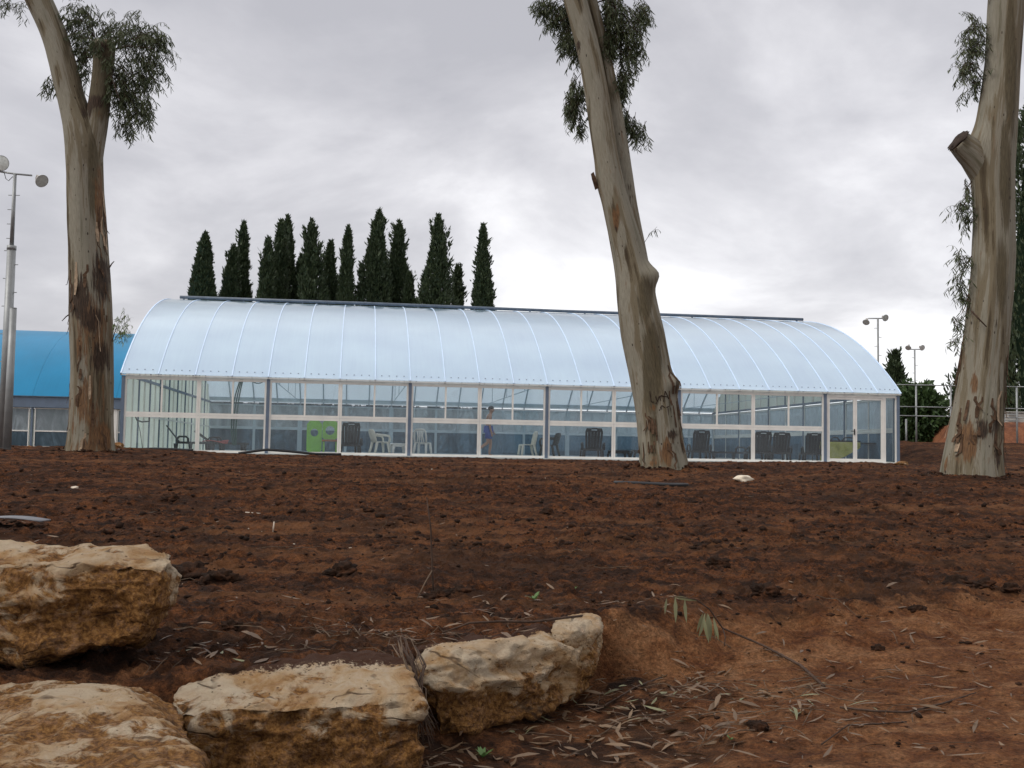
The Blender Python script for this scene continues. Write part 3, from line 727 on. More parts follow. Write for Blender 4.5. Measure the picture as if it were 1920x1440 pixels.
def small_things():
    # fallen gum branch: arches up at its leafy end, thick end on the path at the right
    p_end = ground_hit(1545, 1292, 0.015); p_mid = ground_hit(1430, 1222, 0.02); p1 = ground_hit(1355, 1182, 0.03); q1 = ground_hit(1330, 1207).y - 0.08; p1 = at(1355, 1178, min(p1.y, q1 + 0.1)); p2 = at(1330, 1142, q1); p3 = at(1305, 1124, q1 - 0.02); p4 = at(1262, 1118, q1 - 0.05)
    root = empty('fallen_branch', p_end); tag(root, 'fallen gum branch with hanging grey-green leaves on the path edge', 'branch')
    pts = [p_end, ground_hit(1500, 1255, 0.02), p_mid, p1, p2, p3, p4]
    MB().tube(pts, [0.0095, 0.009, 0.0075, 0.006, 0.005, 0.004, 0.0025], 7).build('stem', M['twig'], root, True, p_end)
    side = [p1, at(1360, 1195, p1.y - 0.05), at(1358, 1212, p1.y - 0.1)]
    MB().tube(side, [0.005, 0.004, 0.003], 6).build('side_twig', M['twig'], root, True, p_end)
    for (x0, y0, x1, y1) in [(1250, 1122, 1246, 1152), (1266, 1120, 1268, 1168), (1284, 1124, 1286, 1168), (1262, 1118, 1306, 1128),
                             (1318, 1150, 1306, 1186), (1322, 1150, 1314, 1196), (1328, 1152, 1336, 1202), (1338, 1158, 1344, 1198), (1326, 1150, 1328, 1206), (1338, 1165, 1350, 1200), (1320, 1160, 1330, 1200)]:
        dd = p3.y + rnd.uniform(-0.06, 0.03)
        a, b = at(x0, y0, dd), at(x1, y1, dd - 0.02); D = (b - a); l = D.length; D.normalize()
        nn = Vector((rnd.uniform(-.5, .5), -1, rnd.uniform(-.2, .4))).normalized()
        leaves_obj('leaf', [a - p_end], [D], [nn], [l], [l * 0.065 + 0.003], [rnd.uniform(-0.1, 0.15)], M['fallen_green'], root)
    # upright dry stick
    b = ground_hit(815, 1118); t = at(800, 932, b.y - 0.05)
    root = empty('upright_stick', b); tag(root, 'thin dry stick standing upright in the soil', 'stick')
    MB().tube([dn(b, -0.1), b.lerp(t, .3), b.lerp(t, .7) + Vector((0.012, 0, 0)), t], [0.008, 0.0075, 0.006, 0.004], 6).build('stem', M['twig'], root, True, b)
    j = b.lerp(t, 0.28); e2 = ground_hit(782, 1122, 0.01)
    MB().tube([j, j.lerp(e2, .5) + Vector((0, 0, .01)), e2], [0.006, 0.005, 0.004], 6).build('side_twig', M['twig_grey'], root, True, b)
    # long dark twig lying over the cracked block
    pts = [at(x, y, d) for x, y, d in [(830, 1186, 6.2), (880, 1168, 6.25), (940, 1165, 6.35), (1000, 1166, 6.45), (1060, 1158, 6.6), (1110, 1152, 6.9)]]
    for p in pts: p.z = max(p.z, gz(p.x, p.y) + 0.01)
    o = MB().tube(pts, [0.004, 0.006, 0.007, 0.007, 0.008, 0.006], 7).build('long_twig', M['twig'], None, True, pts[0]); o.location = pts[0]
    tag(o, 'long dark twig lying behind the cracked block', 'twig')
    # branch low right on the path
    for pxs, lab, rr in [([(1575, 1330), (1640, 1338), (1700, 1332), (1770, 1312), (1830, 1298)], 'bent dark twig lying across the orange path', 0.006),
                         ([(1080, 1330), (1130, 1334), (1190, 1305), (1240, 1278)], 'forked brown twig in the leaf litter right of the stones', 0.006),
                         ([(1540, 1400), (1590, 1372), (1650, 1360), (1700, 1352)], 'thin dark twig below the bent twig on the path', 0.004)]:
        pts = path_on_ground(pxs, 0.012)
        o = MB().tube(pts, [rr, rr, rr * 1.1, rr * 0.9, rr * 0.5][:len(pts)], 6).build('fallen_twig', M['twig'], None, True, pts[0]); o.location = pts[0]
        tag(o, lab, 'twig')
    # roots and dry stems filling the crack between two blocks
    base = at(775, 1330, 5.2)
    root = empty('root_tangle', base); tag(root, 'tangle of dry roots in the gap between cream and cracked blocks', 'roots')
    for i in range(26):
        x0 = 745 + rnd.uniform(-10, 35); y0 = 1195 + rnd.uniform(-10, 40); dd = rnd.uniform(5.3, 5.6)
        pts = [at(x0, y0, dd + .12), at(x0 + rnd.uniform(5, 25), y0 + rnd.uniform(30, 50), dd), at(775 + rnd.uniform(-8, 24), 1310 + rnd.uniform(-20, 20), dd - .12), at(785 + rnd.uniform(-15, 40), 1370 + rnd.uniform(-20, 40), dd - .22)]
        r = rnd.uniform(0.002, 0.005)
        MB().tube(pts, [r * .5, r, r, r * .6], 5).build('root', M['twig'] if i % 3 else M['twig_grey'], root, True, base)
    # black roots on the cracked block
    # weeds
    def weed(px, py, n, ln, lab):
        b = ground_hit(px, py, 0.0); r_ = empty('small_weed', b); tag(r_, lab, 'weed')
        for i in range(n):
            a = i / n * 6.28 + rnd.uniform(-.3, .3); e = rnd.uniform(0.2, 0.9)
            D = Vector((math.cos(a) * math.cos(e), math.sin(a) * math.cos(e), math.sin(e)))
            nn = Vector((-math.cos(a) * math.sin(e), -math.sin(a) * math.sin(e), math.cos(e)))
            leaves_obj('leaf', [(0, 0, 0.01)], [D], [nn], [ln * rnd.uniform(.6, 1.1)], [ln * 0.16], [0.1], M['weed_leaf'], r_)
    weed(1002, 1134, 9, 0.075, 'small green weed sprouting above the cracked block')
    weed(1078, 1112, 4, 0.03, 'tiny green seedling right of the small weed')
    weed(1370, 1392, 6, 0.035, 'tiny green tuft low on the path')
    weed(905, 1425, 10, 0.07, 'yellow-green sprig at the bottom edge below the cracked block')
    # grey curved sheet at the left edge
    b = ground_hit(20, 1000, 0.0)
    c0 = at(0, 990, b.y); V = []; Fc = []
    for k in range(13):
        t = k / 12; x = -0.55 + 0.95 * t; z = 0.07 * math.sin(t * 2.6) ** 1 + 0.008
        for y in (-0.05, 0.35):
            V.append((x, y + (0.12 if y < 0 else 0) * t, z)); V.append((x, y + (0.12 if y < 0 else 0) * t, z - 0.012))
    for k in range(12):
        q = 4 * k
        Fc += [(q, q + 2, q + 6, q + 4), (q + 1, q + 5, q + 7, q + 3), (q, q + 4, q + 5, q + 1), (q + 2, q + 3, q + 7, q + 6)]
    Fc += [(0, 1, 3, 2), (48, 50, 51, 49)]
    m = MB(); m.add(V, Fc); o = m.build('curved_sheet', M['sheet_metal'], None, True)
    o.location = (c0.x - 0.02, b.y, gz(b.x, b.y) + 0.02); tag(o, 'curved grey sheet of scrap lying at the left edge', 'scrap sheet')
    # crumpled scrap of paper near the middle tree, pale stones near it and by the left tree
    def pebble(name, px, py, wpx, mat, lab, cat, flat=0.6, group=None):
        p = ground_hit(px, py, 0.0, 6); r = wpx / F * p.y / 2; V0, F0 = ico(3)
        w = 1 + 0.35 * np.floor(3 * fbm(V0[:, 0] * 1.5 + px, V0[:, 1] * 1.5, V0[:, 2] * 1.5, oct=2, seed=px)) / 3
        o = np_mesh(name, V0 * w[:, None] * np.array([1, 0.8, flat]) * r, F0, M[mat], None, False)
        if mat == 'limestone': attr(o, 'stain', np.full(len(V0), 0.3)); attr(o, 'dirt', np.zeros(len(V0)))
        o.location = (p.x, p.y, p.z + r * flat * 0.5); tag(o, lab, cat, group)
    pebble('paper_scrap', 1393, 905, 32, 'paper', 'crumpled pale scrap lying right of the middle tree', 'litter', 0.45)
    pebble('stone', 222, 842, 22, 'limestone', 'brownish stone left of the left trunk, nearer the poles', 'stone', 0.6, 'stones beside the left trunk')
    pebble('stone', 262, 838, 16, 'limestone', 'small brown stone at the corner of the white hall', 'stone', 0.6, 'stones beside the left trunk')
    pebble('stone', 55, 840, 16, 'limestone', 'small brown stone at the foot of the grey poles', 'stone', 0.6, 'stones beside the left trunk')
    pebble('stone', 1690, 873, 24, 'limestone', 'flat pale stone at the right corner of the hall', 'stone', 0.35)
    pebble('stone', 385 * 700 // 1920, 922, 14, 'chip', 'small yellowish stone on the field below the left trunk', 'stone', 0.5)
    for px, py, px2, py2, lab in [(512, 992, 514, 978, 'short white peg standing in the field'), (460, 965, 488, 963, 'pale thin splinter lying on the field left of the peg')]:
        a = ground_hit(px, py, 0.004); b = at(px2, py2, a.y)
        o = MB().tube([a, a.lerp(b, .5), b], 0.008, 6).build('wood_splinter', M['chip'], None, True, a); o.location = a; tag(o, lab, 'splinter')
    # dark irrigation pipe in the field
    pts = path_on_ground([(1152, 912), (1200, 911), (1250, 913), (1290, 913)], 0.03)
    o = MB().tube(pts, 0.035, 8).build('irrigation_pipe', M['black_hose'], None, True, pts[0]); o.location = pts[0]; tag(o, 'straight black pipe lying in the field below the middle tree', 'pipe')
small_things()

# ------------------------------------------------------------------ the glazed hall with the arched roof
TS = [i * 1.0 for i in range(17)] + [16.94, 17.86, 18.78, 19.70, 20.62, 21.43, 22.24, 22.99]
HW, RISE, EAVE = 10.0, 3.55, 2.45
HL = TS[-1] * PW
def arch_pt(k, off=0.0, hw=HW, rise=RISE, eave=EAVE, s0=0.0):
    R = (hw * hw + rise * rise) / (2 * rise); a = math.asin(hw / R); th = -a + 2 * a * k
    return s0 + hw + (R + off) * math.sin(th), eave + (R + off) * math.cos(th) - (R - rise)
def arch_z(s, hw=HW, rise=RISE, eave=EAVE):
    R = (hw * hw + rise * rise) / (2 * rise); return eave + math.sqrt(max(0, R * R - (s - hw) ** 2)) - (R - rise)
def band(mb, a0, a1, n, lo, hi, arch=arch_pt):
    """curved slab between a0 and a1 following the arch"""
    vs, fs = [], []
    for i in range(n + 1):
        k = i / n
        for off in (lo, hi):
            s, z = arch(k, off)
            vs += [(a0, s, z), (a1, s, z)]
    e = 4 * n; m_ = len(vs)
    vs = vs + vs          # the second set carries the edges so the broad faces shade smoothly
    for i in range(n):
        q = 4 * i; w = q + m_
        fs += [(q + 2, q + 3, q + 7, q + 6), (q, q + 4, q + 5, q + 1), (w, w + 2, w + 6, w + 4), (w + 1, w + 5, w + 7, w + 3)]
    fs += [(m_, m_ + 1, m_ + 3, m_ + 2), (m_ + e, m_ + e + 2, m_ + e + 3, m_ + e + 1)]
    mb.add(vs, fs); return mb
def a_of_px(px, s=0.12, y=800):
    p = at(px, y, 1.0); k = p.x
    ox, oy = O_B[0] + V_B[0] * s, O_B[1] + V_B[1] * s
    return (k * oy - ox) / (U_B[0] - k * U_B[1])
def hall_pt(a, s, z=0.0): return Vector((O_B[0] + U_B[0] * a + V_B[0] * s, O_B[1] + U_B[1] * a + V_B[1] * s, z))

def frame_rect(mb, x0, x1, z0, z1, s, w, dep, wt=None, wb=None):
    wt = w if wt is None else wt; wb = w if wb is None else wb
    mb.box(((x0 + x1) / 2, s, z1 - wt / 2), (x1 - x0, dep, wt)); mb.box(((x0 + x1) / 2, s, z0 + wb / 2), (x1 - x0, dep, wb))
    for x in (x0 + w / 2, x1 - w / 2): mb.box((x, s, (z0 + wb + z1 - wt) / 2), (w, dep, z1 - wt - z0 - wb))
def pane(x0, x1, z0, z1, s, par, mat='glass'):
    return MB().box(((x0 + x1) / 2, s, (z0 + z1) / 2), (x1 - x0, 0.006, z1 - z0)).build('pane', M[mat], par)

def build_hall():
    hall = empty('pool_hall', (O_B[0], O_B[1], 0), ANG)
    tag(hall, 'long white glazed pool hall with arched translucent roof behind the trees', 'building')
    MB().box((HL / 2, 10.0, -0.06), (HL + 0.2, 20.2, 0.17)).build('floor_slab', M['pool_floor'], hall)
    MB().box((HL / 2, -0.06, -0.10), (HL - 0.1, 0.12, 0.22)).build('plinth', M['concrete'], hall)
    # roof sheets with their rows of fixing screws
    for i in range(len(TS) - 1):
        a0, a1 = TS[i] * PW, TS[i + 1] * PW
        p = band(MB(), a0 + 0.004, a1 - 0.004, 36, -0.006, 0.006).build('roof_panel', M['roof_sheet'], hall, True)
        me = p.data
        me.materials.append(M['roof_sheet_inner'])
        for poly in me.polygons:
            poly.use_smooth = abs(poly.normal.x) < 0.5
            c_ = poly.center; dv = Vector((0, c_.y - HW, c_.z - (EAVE + RISE - (HW * HW + RISE * RISE) / (2 * RISE))))
            if poly.use_smooth and poly.normal.dot(dv) < 0: poly.material_index = 1
        sm = MB()
        for side in (0, 1):
            for j in range(4):
                a = a0 + (a1 - a0) * (0.18 + 0.213 * j); k = 0.0105 if side == 0 else 1 - 0.0105
                s, z = arch_pt(k, 0.010); s2, z2 = arch_pt(k, 0.022)
                sm.tube([(a, s, z - 0.002), (a, s2, z2)], 0.021, 6)
        sm.build('screw_row', M['screw'], p)
    for i, t in enumerate(TS):
        a = t * PW; w = 0.014
        band(MB(), a - w, a + w, 36, 0.007, 0.024).build('roof_seam', M['seam'], hall)
        band(MB(), a - 0.025, a + 0.025, 30, -0.085, -0.010).build('roof_rib', M['rear_frame'], hall)
    # eave trims
    MB().box((HL / 2, 0.035, EAVE - 0.035), (HL - 0.01, 0.05, 0.03)).build('eave_trim', M['alu_white'], hall)
    # rolled shade housing running along the crown
    kk = 0.425
    s, z = arch_pt(kk, 0.10)
    mb = MB(); mb.tube([(0.35, s, z), (HL * 0.3, s, z + 0.012), (HL * 0.6, s, z - 0.012), (HL - 0.02, s, z)], 0.062, 12)
    mb.build('crown_roller', M['steel_dark'], hall, True)
    mb = MB()
    for i in range(12):
        a = 0.5 + i * (HL - 0.8) / 11; mb2 = MB(); mb2.box((a, s, z - 0.07), (0.05, 0.10, 0.10)); mb2.build('roller_bracket', M['steel_dark'], hall)
    # blue posts of the front and back walls
    posts = [0.06] + [TS[j] * PW for j in (4, 8, 12, 16)] + [a_of_px(1546.5), a_of_px(1683.0)]
    for a in posts: MB().box((a, 0.12, 1.205), (0.10, 0.12, 2.35)).build('post', M['steel_blue'], hall)
    MB().box((HL / 2, 0.15, 2.375), (HL - 0.16, 0.05, 0.045)).build('head_beam', M['alu_white'], hall)
    # window units of the front
    mids = [a_of_px(370.8), a_of_px(636.5), a_of_px(898.5), a_of_px(1150.5), a_of_px(1411.8)]
    fw = 0.06
    for b in range(5):
        lo, hi = posts[b] + 0.05, posts[b + 1] - 0.05
        for (x0, x1) in ((lo, mids[b] - 0.003), (mids[b] + 0.003, hi)):
            lf = MB(); frame_rect(lf, x0, x1, 0.03, 1.185, 0.12, fw, 0.06, 0.085, 0.07)
            w = lf.build('lower_window', M['alu_white'], hall)
            pane(x0 + fw, x1 - fw, 0.10, 1.10, 0.125, w)
            uf = MB(); frame_rect(uf, x0, x1, 1.19, 2.345, 0.12, fw, 0.06, 0.06, 0.075)
            xm = (x0 + x1) / 2; uf.box((xm, 0.115, 1.775), (0.055, 0.05, 1.02))
            w = uf.build('upper_window', M['alu_white'], hall)
            pane(x0 + fw, xm - 0.028, 1.265, 2.285, 0.130, w); pane(xm + 0.028, x1 - fw, 1.265, 2.285, 0.110, w)
    # double door and side light
    d0 = posts[5] + 0.05; dm = a_of_px(1603); d1 = a_of_px(1657.5); d2 = posts[6] - 0.05
    df = MB(); frame_rect(df, d0, d1, 0.03, 2.345, 0.12, 0.05, 0.07, 0.06, 0.05); df.build('door_frame', M['alu_white'], hall)
    for k, (x0, x1) in enumerate(((d0 + 0.053, dm - 0.003), (dm + 0.003, d1 - 0.053))):
        lf = MB(); frame_rect(lf, x0, x1, 0.085, 2.28, 0.12, 0.065, 0.05, 0.075, 0.10)
        d = lf.build('door', M['alu_white'], hall); pane(x0 + 0.065, x1 - 0.065, 0.185, 2.205, 0.12, d)
        if k == 0:
            h = MB(); h.box((x1 - 0.03, 0.083, 1.10), (0.035, 0.02, 0.20)); h.beam((x1 - 0.03, 0.06, 1.13), (x1 - 0.17, 0.06, 1.13), 0.022); h.box((x1 - 0.03, 0.068, 1.13), (0.02, 0.025, 0.02))
            h.build('handle', M['black_plastic'], d)
    sf = MB(); frame_rect(sf, d1 + 0.004, d2, 0.03, 2.345, 0.12, 0.05, 0.06); w = sf.build('side_light', M['alu_white'], hall); pane(d1 + 0.054, d2 - 0.05, 0.08, 2.295, 0.12, w)
    # rear wall: the same rhythm, hazier glass
    SB = 19.86
    for a in [0.06, HL - 0.06] + posts[1:6]: MB().box((a, SB, 1.205), (0.10, 0.12, 2.35)).build('post', M['rear_frame'], hall)
    MB().box((HL / 2, SB - 0.03, 2.375), (HL - 0.16, 0.05, 0.045)).build('head_beam', M['steel_blue'], hall)
    MB().box((HL / 2, SB - 0.10, 2.62), (HL - 0.16, 0.10, 0.24)).build('rear_gutter_beam', M['rear_frame'], hall)
    bp = posts[:6] + [HL - 0.06]
    for b in range(6):
        lo, hi = bp[b] + 0.05, bp[b + 1] - 0.05; n = 2
        for j in range(n):
            x0 = lo + (hi - lo) * j / n + 0.002; x1 = lo + (hi - lo) * (j + 1) / n - 0.002
            lf = MB(); frame_rect(lf, x0, x1, 0.03, 1.185, SB, fw, 0.06); w = lf.build('rear_window', M['rear_frame'], hall); pane(x0 + fw, x1 - fw, 0.09, 1.125, SB, w, 'rear_glass_low')
            lf = MB(); frame_rect(lf, x0, x1, 1.19, 2.345, SB, fw, 0.06); lf.box(((x0 + x1) / 2, SB, 1.765), (0.05, 0.05, 1.03)); w = lf.build('rear_window', M['rear_frame'], hall)
            xm = (x0 + x1) / 2
            pane(x0 + fw, xm - 0.025, 1.25, 2.285, SB, w, 'back_glass'); pane(xm + 0.025, x1 - fw, 1.25, 2.285, SB, w, 'back_glass')
    # gables: upright sheets on the left, windows below sheets on the right
    for a, left in ((0.11, True), (HL - 0.11, False)):
        n = 20
        for j in range(n):
            s0, s1 = 0.22 + 19.56 * j / n, 0.22 + 19.56 * (j + 1) / n
            z0 = 0.03 if left else 2.46
            za, zb = arch_z(s0) - 0.10, arch_z(s1) - 0.10
            if min(za, zb) > z0 + 0.02:
                vs = [(a - 0.006, s0 + .004, z0), (a - 0.006, s1 - .004, z0), (a - 0.006, s1 - .004, zb), (a - 0.006, s0 + .004, za)]
                vs += [(a + 0.006, y, z) for _, y, z in vs]
                m = MB(); m.add(vs, [(0, 3, 2, 1), (4, 5, 6, 7), (0, 1, 5, 4), (1, 2, 6, 5), (2, 3, 7, 6), (3, 0, 4, 7)]); m.build('gable_panel', M['gable_sheet'], hall)
            if j: 
                mm = MB().box((a + (0.035 if left else -0.035), s0, (z0 + arch_z(s0) - 0.10) / 2), (0.05, 0.05, max(0.02, arch_z(s0) - 0.10 - z0))); mm.build('gable_mullion', M['alu_white'] if j % 2 else M['steel_blue'], hall)
        MB().box((a + (0.07 if left else -0.07), 10, 2.41), (0.06, 19.4, 0.09)).build('gable_beam', M['steel_blue'], hall)
        if left:
            MB().box((a + 0.07, 10, 1.2), (0.03, 19.4, 0.06)).build('gable_rail', M['alu_white'], hall)
        else:
            for j in range(5):
                s0, s1 = 0.25 + 19.5 * j / 5, 0.25 + 19.5 * (j + 1) / 5
                MB().box((a, s0, 1.2), (0.10, 0.10, 2.34)).build('post', M['steel_blue'], hall)
                for (z0, z1) in ((0.03, 1.185), (1.19, 2.345)):
                    mm = MB(); q0, q1 = s0 + 0.055, s1 - 0.055
                    for z in (z0 + 0.04, z1 - 0.04): mm.box((a, (q0 + q1) / 2, z), (0.06, q1 - q0, 0.08))
                    for q in (q0 + 0.03, (q0 + q1) / 2, q1 - 0.03): mm.box((a, q, (z0 + z1) / 2), (0.05, 0.06, z1 - z0 - 0.165))
                    w = mm.build('gable_window', M['alu_white'], hall)
                    for g0, g1 in ((q0 + 0.06, (q0 + q1) / 2 - 0.03), ((q0 + q1) / 2 + 0.03, q1 - 0.06)):
                        MB().box((a, (g0 + g1) / 2, (z0 + z1) / 2), (0.006, g1 - g0, z1 - z0 - 0.165)).build('pane', M['back_glass'] if z0 > 1 else M['rear_glass_low'], w)
    # tie rods inside
    for j in (4, 8, 12, 16, 21):
        a = TS[j] * PW
        MB().tube([(a, 0.2, 2.5), (a, 19.8, 2.5)], 0.016, 6).build('tie_rod', M['rear_frame'], hall)
        for s in (5.0, 10.0, 15.0): MB().tube([(a, s, 2.5), (a, s, arch_z(s) - 0.1)], 0.014, 6).build('hanger_rod', M['rear_frame'], hall)
    # dark end trim seen along the right gable edge
    band(MB(), HL + 0.003, HL + 0.03, 36, -0.06, 0.02).build('gable_trim', M['steel_dark'], hall)
    band(MB(), -0.03, -0.003, 36, -0.06, 0.02).build('gable_trim', M['seam'], hall)
build_hall()

# ------------------------------------------------------------------ blue roofed hall further back on the left
def build_blue():
    ang = 0.15; o = Vector((-15.9, 55.5, 0.0)); base = empty('blue_hall', o, ang)
    tag(base, 'low hall with arched bright blue roof and grey eave beam behind the left tree', 'building')
    Lb = 32.0; ar = lambda k, off=0.0: arch_pt(k, off, 9.0, 4.1, 2.55, -0.1)
    MB().box((-Lb / 2, 9, -0.2), (Lb, 18, 0.5)).build('floor_slab', M['concrete'], base)
    for i in range(8):
        a0, a1 = -Lb + i * 4, -Lb + (i + 1) * 4
        p = band(MB(), a0 + .004, a1 - .004, 36, -0.006, 0.006, ar).build('roof_panel', M['blue_sheet'], base, True)
        for poly in p.data.polygons: poly.use_smooth = abs(poly.normal.x) < 0.5
    MB().box((-Lb / 2, 0.0, 2.27), (Lb, 0.16, 0.50)).build('eave_beam', M['steel_blue'], base)
    MB().box((-Lb / 2, -0.12, 2.56), (Lb, 0.06, 0.05)).build('gutter', M['steel_dark'], base)
    for i in range(9):
        a = -0.1 - i * 3.95
        MB().box((a, 0.06, 1.03), (0.22 if i % 2 else 0.10, 0.12, 1.96)).build('post', M['alu_white'] if i % 2 else M['steel_blue'], base)
        if i < 8:
            x0, x1 = a - 3.95 + 0.12, a - 0.12
            f = MB(); frame_rect(f, x0, x1, 0.05, 2.0, 0.06, 0.05, 0.05); f.box(((x0 + x1) / 2, 0.06, 0.85), (x1 - x0 - 0.11, 0.045, 0.06))
            xm = (x0 + x1) / 2; w = f.build('window', M['alu_white'], base)
            pane(x0 + .05, x1 - .05, 0.10, 0.82, 0.065, w, 'rear_glass_low'); pane(x0 + .05, xm - .015, 0.88, 1.95, 0.065, w, 'back_glass'); pane(xm + .015, x1 - .05, 0.88, 1.95, 0.065, w, 'back_glass')
            MB().box((xm, 0.06, 1.42), (0.025, 0.03, 1.06)).build('mullion', M['steel_dark'], w)
    MB().box((-Lb / 2, 17.8, 1.2), (Lb - .2, 0.08, 2.6)).build('rear_wall', M['gable_sheet'], base)
    for a in (-0.05, -Lb + 0.05):
        vs = []; n = 24
        for x in (a - 0.02, a + 0.02):
            vs += [(x, 0.15, 0.05)] + [(x, *ar(k / n, -0.03)) for k in range(n + 1)] + [(x, 17.7, 0.05)]
        m = n + 3; fs = [tuple(range(m))[::-1], tuple(range(m, 2 * m))] + [(k, (k + 1) % m, (k + 1) % m + m, k + m) for k in range(m)]
        q = MB(); q.add(vs, fs); q.build('gable_wall', M['gable_sheet'], base)
build_blue()

# ------------------------------------------------------------------ furniture and people behind the glass
FZ = 0.027
def spot(px, s, y=850):
    a = a_of_px(px, s, y); p = hall_pt(a, s, FZ); return p
def curve_panel(mb, x0, x1, zpts, th=0.018, seg=6, bow=0.0):
    """sheet from (y,z) profile, x between x0..x1 (functions of index allowed), bowed back at the middle"""
    n = len(zpts); vs = []; 
    for off in (0, 1):
        for i, (y, z) in enumerate(zpts):
            t0 = x0[i] if isinstance(x0, list) else x0; t1 = x1[i] if isinstance(x1, list) else x1
            for j in range(seg + 1):
                u = j / seg; vs.append((t0 + (t1 - t0) * u, y + off * th + bow * 4 * u * (1 - u), z))
    k = seg + 1; N_ = n * k; fs = []
    for i in range(n - 1):
        for j in range(seg):
            q = i * k + j
            fs.append((q, q + 1, q + k + 1, q + k)); fs.append((N_ + q, N_ + q + k, N_ + q + k + 1, N_ + q + 1))
    for i in range(n - 1):
        q = i * k; fs.append((q, q + k, N_ + q + k, N_ + q)); q = i * k + seg; fs.append((q, N_ + q, N_ + q + k, q + k))
    for j in range(seg):
        fs.append((j, N_ + j, N_ + j + 1, j + 1)); q = (n - 1) * k + j; fs.append((q, q + 1, N_ + q + 1, N_ + q))
    mb.add(vs, fs); return mb

def plastic_chair(loc, rz, mat, label, arms=True, slats=False, group=None):
    """stacking chair; faces local -y, backrest at +y"""
    c = empty('plastic_chair', loc, rz); tag(c, label, 'chair', group)
    sm = MB(); sm.box((0, 0.0, 0.435), (0.43, 0.43, 0.03), None, 0.012); sm.box((0, -0.205, 0.415), (0.42, 0.03, 0.05), None, 0.01); sm.build('seat', M[mat], c)
    if slats:
        fr = [(-0.20, 0.21, 0.43), (-0.205, 0.25, 0.62), (-0.19, 0.29, 0.80), (-0.13, 0.305, 0.86), (0, 0.308, 0.875), (0.13, 0.305, 0.86), (0.19, 0.29, 0.80), (0.205, 0.25, 0.62), (0.20, 0.21, 0.43)]
        bk = MB().tube(fr, 0.032, 8).build('backrest', M[mat], c, True)
        for x in (-0.10, -0.035, 0.035, 0.10):
            MB().tube([(x * 1.2, 0.215, 0.44), (x * 0.8, 0.255, 0.64), (x * 1.0, 0.30, 0.865)], 0.021, 6).build('slat', M[mat], bk, True)
    else:
        prof = [(0.20, 0.44), (0.235, 0.55), (0.27, 0.66), (0.30, 0.76), (0.315, 0.82), (0.32, 0.85)]
        hw = [0.20, 0.215, 0.23, 0.225, 0.185, 0.10]
        curve_panel(MB(), [-h for h in hw], hw, prof, 0.02, 8, 0.05).build('backrest', M[mat], c, True)
    for sx in (-1, 1):
        MB().tube([(sx * 0.19, -0.19, 0.43), (sx * 0.215, -0.225, 0.2), (sx * 0.235, -0.25, 0.0)], [0.046, 0.040, 0.032], 6).build('leg', M[mat], c, True)
        MB().tube([(sx * 0.185, 0.19, 0.43), (sx * 0.205, 0.24, 0.2), (sx * 0.225, 0.30, 0.0)], [0.046, 0.040, 0.032], 6).build('leg', M[mat], c, True)
        if arms:
            MB().tube([(sx * 0.215, -0.22, 0.40), (sx * 0.26, -0.23, 0.55), (sx * 0.27, -0.19, 0.635), (sx * 0.27, 0.0, 0.655), (sx * 0.25, 0.18, 0.67), (sx * 0.21, 0.27, 0.68)], [0.034, 0.034, 0.038, 0.04, 0.038, 0.03], 8).build('armrest', M[mat], c, True)
    return c
